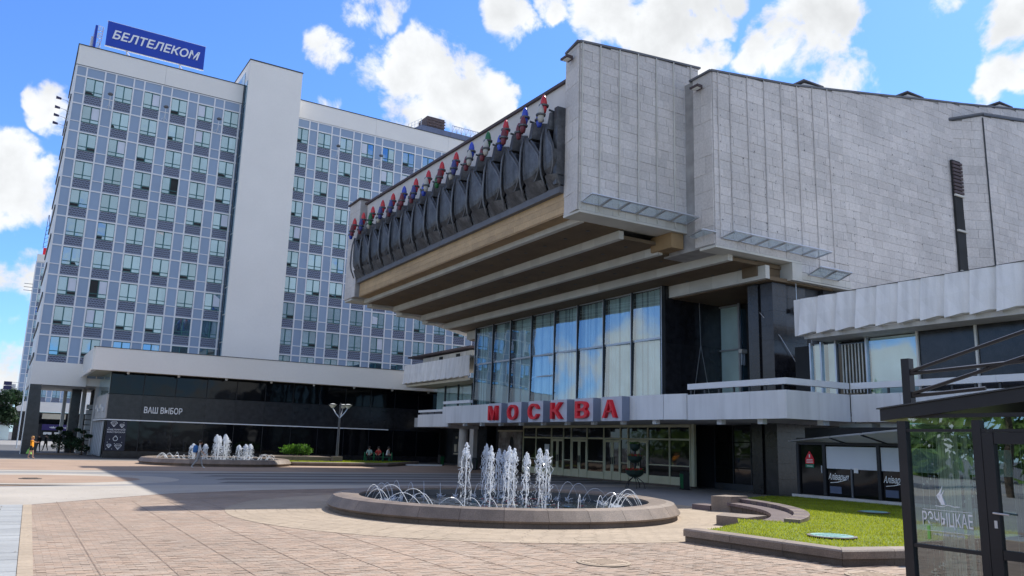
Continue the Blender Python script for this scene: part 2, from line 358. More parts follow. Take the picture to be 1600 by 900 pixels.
UNIT = {}
def unit(mat, open_back=False):                   # unit box mesh: x 0..1, y 0..1 (front at 0), z 0..1, shared by alike pieces
    if mat.startswith('glass_') and mat in ('glass_hall', 'glass_kiosk', 'glass_recess') and mat not in UNIT: UNIT[mat] = MB().quad((0, 0, 0), (0, 0, 1), (0, 1, 1), (0, 1, 0)).mesh('piece_' + mat, mat)
    if mat not in UNIT: UNIT[mat] = MB().box(0, 1, 0, 1, 0, 1).mesh('piece_' + mat, mat)
    return UNIT[mat]
def piece(name, mat, x0, x1, y0, y1, z0, z1, parent=None, off=(0, 0, 0)):
    return link(name, unit(mat), parent, (x0 - off[0], y0 - off[1], z0 - off[2]), 0, (x1 - x0, y1 - y0, z1 - z0))

def text(body, size, mat, ext=.02, bold=0.0, shear=0.0, sx=1.0, align='LEFT'):
    cu = bpy.data.curves.new('lettering', 'FONT'); cu.body = body; cu.size = size; cu.extrude = ext; cu.offset = bold; cu.shear = shear; cu.align_x = align
    cu.resolution_u = 3
    t = bpy.data.objects.new('lettering', cu); C.objects.link(t)
    dg = bpy.context.evaluated_depsgraph_get(); me = bpy.data.meshes.new_from_object(t.evaluated_get(dg))
    bpy.data.objects.remove(t); bpy.data.curves.remove(cu)
    me.materials.clear(); me.materials.append(M[mat])
    if sx != 1: me.transform(Matrix.Diagonal((sx, 1, 1, 1)))
    return me
def text_fit(body, w, h, mat, ext=.02, bold=0.0, shear=0.0):     # lettering scaled to a width and height, lower left corner at 0
    me = text(body, 1.0, mat, ext, bold, shear)
    xs = [v.co.x for v in me.vertices]; ys = [v.co.y for v in me.vertices]
    me.transform(Matrix.Diagonal((w / (max(xs) - min(xs)), h / (max(ys) - min(ys)), 1, 1)) @ Matrix.Translation((-min(xs), -min(ys), 0)))
    return me
R_SOUTH = (pi / 2, 0, 0)            # lettering readable from the south (faces -Y)
R_WEST = (pi / 2, 0, -pi / 2)       # lettering readable from the west (faces -X), runs towards -Y

# stone facing: slabs laid in staggered courses on a vertical plane; nearest ones single, the rest joined
def facing(parent, off, p0, u, length, z0, ztop, sw=.75, sh=.45, thick=.05, mat='stone', budget=[0], rest=None, prefer=None, lead=0.0):
    nx, ny = u[1], -u[0]                                     # outward normal (to the right of u)
    rows = int(math.ceil((max(ztop(0), ztop(length), ztop(length / 2)) - z0) / sh)); ang = atan2(u[1], u[0])
    for r in range(rows):
        za = z0 + r * sh; a = -sw * (.5 if r % 2 else 0) + lead; 
        while a < length:
            w = sw * rnd.uniform(.6, 1.45); b = min(a + w, length); aa = max(a, 0)
            if length - b < .2: b = length
            if b - aa > .08:
                g = .006; t = thick + rnd.uniform(-.008, .010); ta, tb = ztop(aa), ztop(b)
                zb = za + sh - .012
                if ta > za + .1 or tb > za + .1:
                    full = zb <= min(ta, tb) - .01
                    if full and budget[0] > 0 and (prefer is None or prefer(aa, za)):
                        budget[0] -= 1
                        link('stone_slab', unit(mat), parent, (p0[0] + u[0] * (aa + g) + nx * t - off[0], p0[1] + u[1] * (aa + g) + ny * t - off[1], za - off[2]), ang, (b - aa - 2 * g, t, zb - za))
                    else:
                        za_, zl, zr = za, min(zb, ta), min(zb, tb)
                        if min(zl, zr) > za_ + .02 and rest is not None:
                            P = lambda q, d, z: (p0[0] + u[0] * q + nx * d, p0[1] + u[1] * q + ny * d, z)
                            rest.hexa([P(aa + g, t, za_), P(b - g, t, za_), P(b - g, 0, za_), P(aa + g, 0, za_)], [P(aa + g, t, zl), P(b - g, t, zr), P(b - g, 0, zr), P(aa + g, 0, zl)])
            a = b if b < length else length
            if b >= length: break

def leaf_cloud(n, fn, size, mat, name, parent=None, off=(0, 0, 0), kind=None):   # many small bent leaf faces at points given by fn()
    mb = MB()
    for _ in range(n):
        p, nrm = fn(); s = size * rnd.uniform(.6, 1.4)
        d = Vector((rnd.gauss(0, 1), rnd.gauss(0, 1), rnd.gauss(0, 1))) + Vector(nrm) * .8; d.normalize()
        a = d.orthogonal().normalized(); b = d.cross(a); t = rnd.uniform(0, 2 * pi); a, b = a * cos(t) + b * sin(t), b * cos(t) - a * sin(t); p = Vector(p)
        mb.quad(p - a * s, p - b * s * .45 + d * s * .1, p + a * s, p + b * s * .45 + d * s * .1)
    return mb.build(name, mat, parent, off, kind=kind)

# ------------------------------------------------------------------ ground and paving
DEL = RD(1.514)                                            # the hotel stands turned by this angle
def hw(x, y, z=0.0): return (x * cos(DEL) - y * sin(DEL), x * sin(DEL) + y * cos(DEL), z)
def sheet(name, mat, poly, z): 
    o = MB().quad(*[(x, y, z) for x, y in poly]).build(name, mat); return struct(o)
ground = sheet('ground', 'asphalt', [(-900, -900), (900, -900), (900, 900), (-900, 900)], -.03)
plaza = struct(MB().box(-60, 120, -40, 200, -.4, 0).build('plaza', 'plaza'))
sheet('light_paving_band', 'liteband', [(-30, 27.3), (.1, 27.3), (2.5, 29.9), (4.6, 31.9), (8, 33.6), (12, 34.6), (20, 35.2), (31.4, 35.4), (31.4, 37.4), (20, 37.2), (12, 37.3), (8, 37.4), (4.8, 36.9), (-1, 35.7), (-30, 35.6)], .004)
for y0, y1, x0 in ((38.6, 40.0, 7.5), (41.6, 43.1, 8), (44.8, 46.2, 8), (47.9, 49.2, 7.8)):
    sheet('dark_paving_band', 'darkband', [(x0, y0), (31.5, y0), (31.5, y1), (x0 + .8, y1)], .004)
def ell(cx, cy, a, b, n=40): return [(cx + a * cos(2 * pi * i / n), cy + b * sin(2 * pi * i / n)) for i in range(n)]
sheet('light_paving_oval', 'liteband', ell(.2, 42, 6.2, 5.2), .004); sheet('red_paving_oval', 'redband', ell(.1, 42, 4.6, 3.6), .008)
sheet('red_paving_wedge', 'redband', [(-30, 36.2), (-1, 36.3), (2.2, 37.2), (-2, 37.7), (-30, 37.9)], .004)
sheet('light_paving_strip', 'liteband', [(-30, 49.0), (7.5, 49.2), (31, 50.2), (31, 51.4), (7.5, 50.6), (-30, 50.3)], .008)
sheet('red_paving_field', 'redband', [(-1.6, 51.2), (40, 52.2), (40, 69.5), (-2.6, 69.5)], .004)
sheet('light_paving_field', 'slab', [(-30, 50.8), (-1.64, 51.1), (-2.64, 69.5), (-30, 69.5)], .004)
sheet('shade_toned_forecourt', 'asphalt', [(-60, 70.2), (40, 70.2), (40, 73), (10, 135), (-60, 135)], .004)  # asphalt-like sheet, shade near the passage put into its dark colour
FC = (13.28, 22.8)
ring = MB()
for i in range(72):
    a, b = 2 * pi * i / 72, 2 * pi * (i + 1) / 72
    ring.quad((FC[0] + 5.0 * cos(a), FC[1] + 5.0 * sin(a), .018), (FC[0] + 8.4 * cos(a), FC[1] + 8.4 * sin(a), .018), (FC[0] + 8.4 * cos(b), FC[1] + 8.4 * sin(b), .018), (FC[0] + 5.0 * cos(b), FC[1] + 5.0 * sin(b), .018))
    ring.quad((FC[0] + 8.4 * cos(a), FC[1] + 8.4 * sin(a), -.02), (FC[0] + 8.4 * cos(b), FC[1] + 8.4 * sin(b), -.02), (FC[0] + 8.4 * cos(b), FC[1] + 8.4 * sin(b), .018), (FC[0] + 8.4 * cos(a), FC[1] + 8.4 * sin(a), .018))
struct(ring.build('ring_paving', 'ring'))
# small setts of the ring: raised joints drawn as concentric real grooves
rs = MB()
for k in range(10):
    r0 = 5.55 + .285 * k
    n = int(2 * pi * r0 / .42)
    for i in range(n):
        a = 2 * pi * (i + .5 * (k % 2)) / n; b = a + 2 * pi / n - .012 / r0
        if sin((a + b) / 2) > .72: continue
        P = lambda r, t, z: (FC[0] + r * cos(t), FC[1] + r * sin(t), z)
        z = .025 + rnd.uniform(-.0015, .0015)
        rs.quad(P(r0, a, z), P(r0 + .277, a, z), P(r0 + .277, b, z), P(r0, b, z))
M['ring_sett'] = MAT('buff_sett', (.355, .285, .21), .85, .10, .5, rand=.05, spots=.12, fine=.09, fscale=20)
rs.build('ring_setts', 'ring_sett', bpy.data.objects['ring_paving'], kind='stuff')
# brick field: lower edge near the camera, curved far edge
brick = struct(MB().quad((.1, -8, .006), (14.5, -8, .006), (14.5, 30, .006), (16, 35.1, .006), (12, 34.5, .006), (8, 33.5, .006), (4.6, 31.8, .006), (2.5, 29.8, .006), (.1, 27.2, .006)).build('brick_paving', 'brick_gap'))
edge_y = lambda x: 27.2 + (29.8 - 27.2) * (x - .1) / 2.4 if x < 2.5 else (29.8 + 2 * (x - 2.5) / 2.1 if x < 4.6 else (31.8 + (x - 4.6) * .5 if x < 8 else 33.5))
BR = []
y = 7.2; r = 0
while y < 31.5:
    h = .128; off = (r % 2) * .125
    x = .1 + (-.25 + off)
    while x < 14.4:
        xs = x - .0151 * (y - 14); k = (xs - .1) % 1.03
        a, b = max(xs, .12), xs + .2535
        fx = (x - .1) % 1.03
        if b - a > .06 and hypot(a - FC[0], y - FC[1]) > 8.3 and y + h < edge_y(a) - .1 and not (a > 13.3 and y > 10.2):
            d = a * .505 + y * .863; lat = (a * .863 - y * .505) / max(d, 1)
            if abs(lat) < .68: BR.append((d, a, b - .008, y, y + h - rnd.choice((.008, .010, .014, .034)), rnd.uniform(.016, .020)))
        x += .25
    y += h; r += 1
BR.sort(key=lambda q: q[0])
BR = [q for q in BR if q[0] > 11.2]
rest = MB()
for i, (d, a, b, y0, y1, z) in enumerate(BR):
    if i < 300: link('brick', unit('brick'), brick, (a, y0, 0.007), 0, (b - a, y1 - y0, z - .007))
    else: rest.quad((a, y0, z), (b, y0, z), (b, y1, z), (a, y1, z))
rest.build('brick_field', 'brick', brick, kind='stuff')
jl = MB()
for k in range(1, 14):
    x = .12 + 1.03 * k; jl.quad((x + .08, 9, .0225), (x + .098, 9, .0225), (x + .1 - .29, 28.2, .0225), (x + .075 - .29, 28.2, .0225))
jl.build('joint_line', 'brick_gap', brick, kind='stuff')
# blue-grey slab strip on the left edge of the field
strip = struct(MB().box(-2.9, .085, 6, 27.28, -.03, .006).build('slab_strip', 'brick_gap'))
y = 8.0; r = 0
rr = MB()
while y < 27:
    for x0, x1 in (((-1.9, -.95), (-.94, .085)) if r % 2 else ((-1.4, -.42), (-.41, .085))):
        z = .016 + rnd.uniform(-.002, .002)
        if y > 13: piece('paving_slab', 'slab', x0 + .004, x1 - .004, y, y + .432, .007, z, strip)
        else: rr.quad((x0, y, z), (x1, y, z), (x1, y + .432, z), (x0, y + .432, z))
    y += .44; r += 1
rr.build('slab_rest', 'slab', strip, kind='stuff')
ks = MB()
for i in range(58):
    ks.box(.0895, .30, 7 + i * .35, 7 + i * .35 + .342, .0, .021)
ks.build('edge_setts', 'ring_sett', strip, kind='stuff')

def cover(x, y, z, r, mat, label, cat='manhole cover', sq=False):
    t = thing('manhole_cover', label, cat, (x, y, z), 0.1)
    MB().lathe([(0, .0), (r * 1.18, 0), (r * 1.18, .018), (r * 1.02, .022), (r * 1.02, .012), (0, .012)], 32).build('rim', 'ring_sett' if sq else 'iron', t)
    mb = MB().lathe([(0, .012), (r, .012), (r, .026), (0, .028)], 32)
    for i in range(-3, 4): mb.box(-r * .75, r * .75, i * r * .2 - .015, i * r * .2 + .015, .02, .034)
    mb.build('lid', mat, t); return t
cover(9.32, 12.3, .02, .42, 'ring', 'pale worn manhole cover set in the brick paving in front of the large fountain', sq=True)
cover(.27, 41.8, .01, .38, 'iron', 'brown round manhole cover in the middle of the red paving oval')
cover(13.0, 10.0 - .6, .02, .4, 'ring', 'pale manhole cover half out of frame below the planter corner', sq=True)

# ------------------------------------------------------------------ lawn, planter kerb, curved bench
pl = thing('planter_kerb', 'brown granite kerb with overhanging cap around the near corner of the lawn', 'planter', (13.4, 10.5, 0))
def kerb_run(pts, w, z0, zc, z1, parent, off, n_each, names=('cap_stone', 'plinth_stone'), mats=('granite', 'granite_d')):
    def offset(d):                                            # polyline moved to its inner (left) side, mitred at the corners
        out = []
        for i, p in enumerate(pts):
            us = []
            for a, b in ((i - 1, i), (i, i + 1)):
                if a >= 0 and b < len(pts): v = Vector((pts[b][0] - pts[a][0], pts[b][1] - pts[a][1])).normalized(); us.append(v)
            n = sum((Vector((-u.y, u.x)) for u in us), Vector((0, 0))).normalized(); c = n.dot(Vector((-us[0].y, us[0].x))); out.append(Vector(p) + n * d / c)
        return out
    def stone(d0, d1, d0t, za, zb, name, mat, ch):
        A0, A1, AT = offset(d0), offset(d1), offset(d0t)
        for i in range(len(pts) - 1):
            L = (Vector(pts[i + 1]) - Vector(pts[i])).length; n = max(1, int(round(L / n_each)))
            for k in range(n):
                s0, s1 = k / n + .004 / L, (k + 1) / n - .004 / L
                q = lambda A, t: tuple(A[i].lerp(A[i + 1], t))
                ring = lambda A: [q(A, s0), q(A, s1), q(A1, s1), q(A1, s0)]
                mb = MB(); R0 = ring(A0); RT = ring(AT)
                mb.hexa([(*p, za) for p in R0], [(*p, zb - ch) for p in R0])
                if ch: mb.hexa([(*p, zb - ch) for p in R0], [(*p, zb) for p in RT])
                mb.build(name, mat, parent, off)
    stone(0, w, .03, zc, z1, names[0], mats[0], .03); stone(.06, w - .02, .06, z0, zc - .001, names[1], mats[1], 0)
kerb_run([(13.22, 14.45), (13.5, 10.4), (15.9, 9.85), (20, 8.9)], .46, -.01, .15, .315, pl, (13.4, 10.5, 0), 1.25)
BC = (15.2, 21.6)
lawn_poly = [(13.65, 14.4), (13.95, 10.85), (16, 10.3), (20, 9.4), (26, 8.5), (28.7, 8.5), (28.7, 24.3), (27.6, 24.9), (24.5, 23.6), (22.35, 21.4)]
lawn_poly += [(BC[0] + 6.9 * cos(RD(a)), BC[1] + 6.9 * sin(RD(a))) for a in range(-8, -66, -6)] + [(17.2, 16.6), (16.2, 15.6)]
lawn = struct(MB().prism(lawn_poly, -.02, .24).build('lawn', 'soil'))
def inside(x, y, poly):
    c = False; n = len(poly)
    for i in range(n):
        (x1, y1), (x2, y2) = poly[i], poly[i - 1]
        if (y1 > y) != (y2 > y) and x < (x2 - x1) * (y - y1) / (y2 - y1) + x1: c = not c
    return c
def grass(name, poly, z, n, size, parent=None):
    mb = MB(); xs = [p[0] for p in poly]; ys = [p[1] for p in poly]; k = 0
    while k < n:
        x, y = rnd.uniform(min(xs), max(xs)), rnd.uniform(min(ys), max(ys))
        if not inside(x, y, poly): continue
        k += 1; a = rnd.uniform(0, pi); w = size * .22; h = size * rnd.uniform(.6, 1.3); dx, dy = cos(a) * w, sin(a) * w; lx, ly = rnd.gauss(0, .5) * h, rnd.gauss(0, .5) * h
        mb.quad((x - dx, y - dy, z), (x + dx, y + dy, z), (x + lx, y + ly, z + h))
    return mb.build(name, 'grass', parent, kind='stuff')
grass('grass', lawn_poly, .238, 70000, .045)

bn = thing('stone_bench', 'low curved granite bench with raised back bending round the edge of the lawn', 'bench', (BC[0] + 6, BC[1] - 3, 0))
bo = (BC[0] + 6, BC[1] - 3, 0)
def arc_stone(r0, r1, z0, z1, a, b, name, mat, parent, off, n=3, c=.02):
    P = lambda r, t, z: (BC[0] + r * cos(t), BC[1] + r * sin(t), z); mb = MB()
    for i in range(n):
        p, q = a + (b - a) * i / n, a + (b - a) * (i + 1) / n
        mb.hexa([P(r0, p, z0), P(r1, p, z0), P(r1, q, z0), P(r0, q, z0)], [P(r0, p, z1), P(r1, p, z1), P(r1, q, z1), P(r0, q, z1)])
    mb.build(name, mat, parent, off)
na = 22
for i in range(na):
    a, b = RD(-66 + 63 * i / na) + .002, RD(-66 + 63 * (i + 1) / na) - .002
    t = i / (na - 1); zs = .25 + .08 * t; zb = .34 + .12 * t
    arc_stone(5.95, 6.58, zs - .09, zs, a, b, 'seat_stone', 'granite_p', bn, bo, 2)
    arc_stone(6.03, 6.5, -.01, zs - .092, a, b, 'seat_base_stone', 'granite_d', bn, bo, 2)
    arc_stone(6.585, 7.02, -.01, zb, a, b, 'back_stone', 'granite_p' if i % 3 else 'granite', bn, bo, 2)
MB().prism([(17.13, 17.35), (17.37, 16.44), (18.68, 16.9), (18.15, 18.05)], -.01, .29).build('end_block', 'granite', bn, bo)
MB().prism([(20.75, 21.25), (21.2, 20.75), (22.25, 20.95), (21.85, 21.65)], -.01, .54).build('end_block', 'granite', bn, bo)
MB().prism([(20.7, 22.15), (20.75, 21.3), (21.3, 21.4), (21.5, 22.4)], -.01, .2).build('low_block', 'granite_p', bn, bo)
cover(15.9, 12.5, .27, .46, 'lid', 'turquoise round cover on the lawn just behind the near planter kerb')
cover(24.0, 17.2, .27, .42, 'lid', 'pale turquoise cover further back on the lawn towards the cafe windows')

# ------------------------------------------------------------------ fountains
def jet(x, y, z0, h, spread, seed, parent, off, fine=1.0):
    r = random.Random(seed); mb = MB()
    mb.tube([(x, y, z0), (x + r.uniform(-.02, .02), y, z0 + h * .5), (x + r.uniform(-.03, .03), y, z0 + h * .93)], [.014 * fine, .017 * fine, .026 * fine], 5)
    def blob(px, py, pz, s):
        n = len(mb.v); q = [(s, 0, 0), (0, s, 0), (-s, 0, 0), (0, -s, 0), (0, 0, s * r.uniform(1, 2.2)), (0, 0, -s * r.uniform(1, 2.2))]
        mb.v.extend([(px + a, py + b, pz + c) for a, b, c in q])
        for f in ((0, 1, 4), (1, 2, 4), (2, 3, 4), (3, 0, 4), (1, 0, 5), (2, 1, 5), (3, 2, 5), (0, 3, 5)): mb.f.append(tuple(n + i for i in f)); mb.mi.append(0)
    for _ in range(110):                                       # frothy crown
        t = r.random() ** .8; a = r.uniform(0, 6.28); d = spread * .8 * sqrt(r.random()) * (1 - .8 * t * t)
        blob(x + d * cos(a), y + d * sin(a), z0 + h * (.78 + .24 * t), r.uniform(.009, .027) * fine)
    for _ in range(12):                                        # ragged threads of water falling back around the stem
        a = r.uniform(0, 6.28); d1 = spread * r.uniform(.45, 1.0); end = r.uniform(.02, .6); pts = []; wob = r.uniform(.02, .05); n = 12
        for i in range(n):
            t = i / (n - 1); zz = z0 + h * (.92 - (.92 - end) * t); d = d1 * (.5 + .5 * t ** .5)
            pts.append((x + d * cos(a) + r.gauss(0, wob), y + d * sin(a) + r.gauss(0, wob), zz))
        i = 0
        while i < n - 1:
            k = min(n - 1, i + r.randint(1, 3)); mb.tube(pts[i:k + 1], [r.uniform(.003, .011) * fine for _ in range(k + 1 - i)], 4)
            i = k + (1 if r.random() < .45 else 0)
    for _ in range(170):
        a = r.uniform(0, 6.28); t = r.random(); d = spread * (.25 + 1.25 * t) * sqrt(r.random()) * 1.05
        blob(x + d * cos(a), y + d * sin(a), z0 + h * (1 - t) * r.uniform(.75, 1.0) + .02, r.uniform(.005, .014) * fine)
    mb.build('water_jet', 'jet', parent, off)

def fountain(cx, cy, R, label, jets, narc, seed, fine):
    t = thing('fountain', label, 'fountain', (cx, cy, 0), 0, 'round plaza fountains'); r = random.Random(seed)
    n = 30
    for i in range(n):
        a0, a1 = 2 * pi * i / n + .0009, 2 * pi * (i + 1) / n - .0009
        for nm, prof, mat in (('coping_stone', [(R - .95, .17), (R - .95, .46), (R - .42, .50), (R - .18, .46), (R, .20), (R - .04, .15), (R - .5, .15)], 'granite'),
                              ('plinth_stone', [(R - .6, -.01), (R - .6, .148), (R - .10, .148), (R - .08, -.01)], 'granite_d')):
            mb = MB(); k = 3; q = len(prof)
            for j in range(k + 1):
                a = a0 + (a1 - a0) * j / k
                for rr_, z in prof: mb.v.append((rr_ * cos(a), rr_ * sin(a), z))
            for j in range(k):
                for m in range(q):
                    m2 = (m + 1) % q; mb.f.append((j * q + m, j * q + m2, (j + 1) * q + m2, (j + 1) * q + m)); mb.mi.append(0)
            mb.f.append(tuple(range(q))[::-1]); mb.f.append(tuple(k * q + m for m in range(q))); mb.mi += [0, 0]
            mb.build(nm, mat, t)
    MB().lathe([(0, .03), (R - .96, .03), (R - .96, .4)], 60).build('basin', 'basin', t)
    mb = MB(); nr = 26; na_ = 72
    for i in range(nr):
        for j in range(na_):
            def P(i_, j_):
                rr_ = (R - .965) * i_ / nr; a = 2 * pi * (j_ % na_) / na_; x, y = rr_ * cos(a), rr_ * sin(a)
                return (x, y, .22 + (.012 * sin(9 * x + 3 * y) * sin(7 * y - 2 * x + 1) + .008 * sin(21 * x + 5) * sin(19 * y)) * fine)
            mb.quad(P(i, j), P(i + 1, j), P(i + 1, j + 1), P(i, j + 1)) if i else mb.quad(P(0, 0), P(1, j), P(1, j + 1))
    mb.build('water', 'water', t, smooth=True)
    pool = MB().lathe([(0, .2), (.35, .24), (.5, .2)], 24); pool.build('nozzle_ring', 'iron', t)
    for i, (jx, jy, h, sp) in enumerate(jets): jet(jx - cx, jy - cy, .2, h, sp, seed * 50 + i, t, (0, 0, 0), fine)
    for i in range(narc):
        a = 2 * pi * (i + .5) / narc + r.uniform(-.05, .05); mb = MB(); pts = []
        r0 = R - 1.1; L = r.uniform(.85, 1.45); H = r.uniform(.36, .62); tw = r.uniform(.3, .65)
        for k in range(13):
            s = k / 12; q = r0 - L * s * .7; b = a + tw * L * s / r0
            pts.append((q * cos(b), q * sin(b), .22 + 4 * H * s * (1 - s)))
        mb.tube(pts, [.0045 * fine + .006 * fine * k / 12 for k in range(13)], 5)
        for _ in range(10):
            p = pts[-1]; mb.tube([(p[0] + r.gauss(0, .06), p[1] + r.gauss(0, .06), .22), (p[0] + r.gauss(0, .08), p[1] + r.gauss(0, .08), .22 + r.uniform(.03, .12))], .008 * fine, 4)
        mb.build('arc_jet', 'jet', t)
    return t
J1 = [(11.69, 22.45, 1.86, .17), (12.0, 21.43, 1.78, .15), (12.9, 23.37, 1.84, .16), (13.5, 23.58, 1.70, .15), (13.85, 23.82, 1.66, .14), (12.57, 21.33, 1.80, .16),
      (13.15, 22.0, 1.74, .17), (13.15, 21.24, 1.62, .17), (14.48, 22.6, 1.76, .17), (13.66, 20.93, 1.72, .20)]
fountain(FC[0], FC[1], 5.52, 'large round granite fountain with white water jets in the middle of the plaza', J1, 38, 3, 1.0)
F2 = (12.2, 63.4)
J2 = [(F2[0] + dx, F2[1] + dy, h, .30) for dx, dy, h in ((-1.75, 0, 1.2), (-.95, -.3, 1.2), (.05, 0, 1.8), (.35, -.6, 1.95), (.15, .7, 1.8), (.65, .3, 1.75), (-.2, -.3, 1.9), (1.55, .1, 1.2), (2.3, -.2, 1.3), (2.1, .4, 1.25))]
fountain(F2[0], F2[1], 5.35, 'farther round fountain in front of the black glass shop', J2, 30, 5, 1.7)

# ------------------------------------------------------------------ office tower with its shop podium (turned frame)
PAT = None
def pat_mesh():                                            # patterned spandrel: plate with rows of dark lozenge figures
    mb = MB().box(0, 1.57, 0, .04, 0, .90)
    for r in range(4):
        for c in range(6):
            x = .06 + c * .25 + (.12 if r % 2 else 0); z = .1 + r * .21
            if x > 1.36: continue
            s = 1 if r % 2 else -1
            mb.hexa([(x, -.012, z + (.0 if s > 0 else .07)), (x + .2, -.012, z + (.07 if s > 0 else 0)), (x + .2, .01, z + (.07 if s > 0 else 0)), (x, .01, z + (.0 if s > 0 else .07))],
                    [(x, -.012, z + .09 + (.0 if s > 0 else .07)), (x + .2, -.012, z + .09 + (.07 if s > 0 else 0)), (x + .2, .01, z + .09 + (.07 if s > 0 else 0)), (x, .01, z + .09 + (.0 if s > 0 else .07))], 1)
    return mb.mesh('patterned_panel', ['panel_pat', 'panel_fig'])
def win_meshes():
    W, Hh = 1.57, 1.74; f = MB(); t = .07
    f.box(0, W, 0, .07, 0, t); f.box(0, W, 0, .07, Hh - t, Hh); f.box(0, t, 0, .07, t, Hh - t); f.box(W - t, W, 0, .07, t, Hh - t)
    f.box(W / 2 - .05, W / 2 + .05, .0, .07, t, Hh - t); f.box(t, W - t, .012, .068, .36, .43)
    p = MB().box(0, W / 2 - .12, 0, .02, 0, Hh - .14)
    b = MB().box(0, W / 2 - .12, 0, .02, 0, Hh - .14)
    return f.mesh('window', 'win_frame'), p.mesh('pane', 'win_glass'), b.mesh('open_pane', 'dark_room'), p
PAT = pat_mesh(); WF, WP, WO, _ = win_meshes()
vent_m = MB().box(0, .665, 0, .006, 0, .25).mesh('vent_gap', 'dark_room')
blind_m = MB().box(0, .665, 0, .01, 0, 1.2).mesh('blind', 'blind')

def tower_front(root, off, Y, wst, nst, rows, left, right, top=37.25, det=True):
    """grid of windows, patterned spandrels and blue-grey panels on the plane y = Y"""
    zt = lambda k: 36.15 - 2.83 * k
    for k in rows:
        for x in wst:
            w = link('window', WF, root, (x + .04 - off[0], Y - off[1] + .05, zt(k) - 1.75 - off[2]))
            if det:
                for s, dx in ((0, .07), (1, .835)):
                    opened = rnd.random() < .008
                    p = link('open_pane' if opened else 'pane', WO if opened else WP, w, (dx, .045, .07)); p.rotation_euler = (rnd.gauss(0, .006), 0, rnd.gauss(0, .008))
                    if rnd.random() < .22: link('vent_gap', vent_m, w, (dx, .04, .09))
                    if rnd.random() < .05: link('blind', blind_m, w, (dx, .035, .42))
            else: link('pane', WP, w, (.07, .045, .07), 0, (2.1, 1, 1))
            link('patterned_panel', PAT, root, (x + .04 - off[0], Y - off[1] + .05, zt(k) - 2.70 - off[2]))
        for x, wd in nst:
            piece('tall_panel', 'panel_blue', x + .05, x + wd - .05, Y + .05, Y + .1, zt(k) - 1.72, zt(k) - .02, root, off)
            piece('small_panel', 'panel_blue', x + .05, x + wd - .05, Y + .05, Y + .1, zt(k) - 2.70, zt(k) - 1.80, root, off)
            piece('short_transom', 'mullion', x + .051, x + wd - .051, Y - .0, Y + .11, zt(k) - 1.80, zt(k) - 1.72, root, off)
        piece('transom', 'mullion', left, right, Y - .004, Y + .12, zt(k) - .02, zt(k) + .11, root, off)
    kb = rows[-1]; zb = zt(kb) - 2.83
    for x in wst: piece('small_panel', 'panel_blue', x + .05, x + 1.58, Y + .05, Y + .1, 36.25 if rows[0] == 0 else 0, 37.15, root, off); 
    for x, wd in nst: piece('small_panel', 'panel_blue', x + .05, x + wd - .05, Y + .05, Y + .1, 36.25, 37.15, root, off)
    for x in wst: piece('base_panel', 'panel_blue', x + .05, x + 1.58, Y + .05, Y + .1, 7.0, zb - .03, root, off)
    for x, wd in nst: piece('base_panel', 'panel_blue', x + .05, x + wd - .05, Y + .05, Y + .1, 7.0, zb - .03, root, off)
    piece('transom', 'mullion', left, right, Y - .004, Y + .12, 37.15, top, root, off); piece('transom', 'mullion', left, right, Y - .004, Y + .12, zb - .03, zb + .06, root, off)
    ed = sorted({round(x, 2) for x in wst} | {round(x, 2) for x, wd in nst} | {round(max([x + 1.64 for x in wst] + [x + wd for x, wd in nst]), 2)})
    for x in ed: piece('mullion', 'mullion', x - .068, x + .068, Y - .015, Y + .13, 8.3, 37.2, root, off)

HO = (10, 76, 0)
hotel = thing('office_tower', 'long white and blue-grey office tower with a blank white shaft and black glass podium', 'office building', hw(10, 76), DEL)
YT = 84.5
WL = [2.75 + 2.61 * k for k in range(6)]; NL = [(1.84, .91)] + [(4.39 + 2.61 * k, .97) for k in range(5)] + [(17.44, .33)]
WR = [23.49 + 2.61 * k for k in range(11)]; NR = [(25.13 + 2.61 * k, .97) for k in range(11)]
tower_front(hotel, HO, YT, WL, NL, list(range(10)), 1.8, 17.76, 37.26)
tower_front(hotel, HO, YT, WR, NR, list(range(10)), 23.4, 52, 37.26)
MB().box(1.82, 62, YT + .12, 99, 6.3, 39.0).build('core', 'white_wall', hotel, HO)
for x0, x1 in ((1.8, 9.8), (9.815, 17.72), (23.45, 33.0), (33.015, 42.6), (42.615, 53), (53.015, 62)):
    piece('parapet_panel', 'white_wall', x0, x1, YT - .02, YT + .4, 37.32, 39.35, hotel, HO)
piece('roof_edge', 'dark_metal', 1.72, 17.74, YT - .08, YT + .5, 39.352, 39.43, hotel, HO); piece('roof_edge', 'dark_metal', 23.4, 62, YT - .08, YT + .5, 39.352, 39.43, hotel, HO)
piece('roof_edge', 'dark_metal', 1.72, 1.9, YT + .51, 99, 39.02, 39.43, hotel, HO); piece('panel_edge', 'dark_metal', 1.76, 17.74, YT - .03, YT + .13, 37.262, 37.315, hotel, HO)
piece('base_band', 'white_wall', 1.7, 6.2, YT - .05, YT + .5, 6.2, 8.28, hotel, HO); piece('base_band', 'white_wall', 1.7, 1.81, YT + .51, 99, 6.2, 8.28, hotel, HO)
piece('west_wall', 'mullion', 1.76, 1.815, YT + .13, 99, 8.3, 37.3, hotel, HO)
for k in range(10): piece('ledge', 'dark_metal', 1.66, 1.759, YT + 1.2, 98, 34.2 - 2.83 * k, 34.6 - 2.83 * k, hotel, HO)
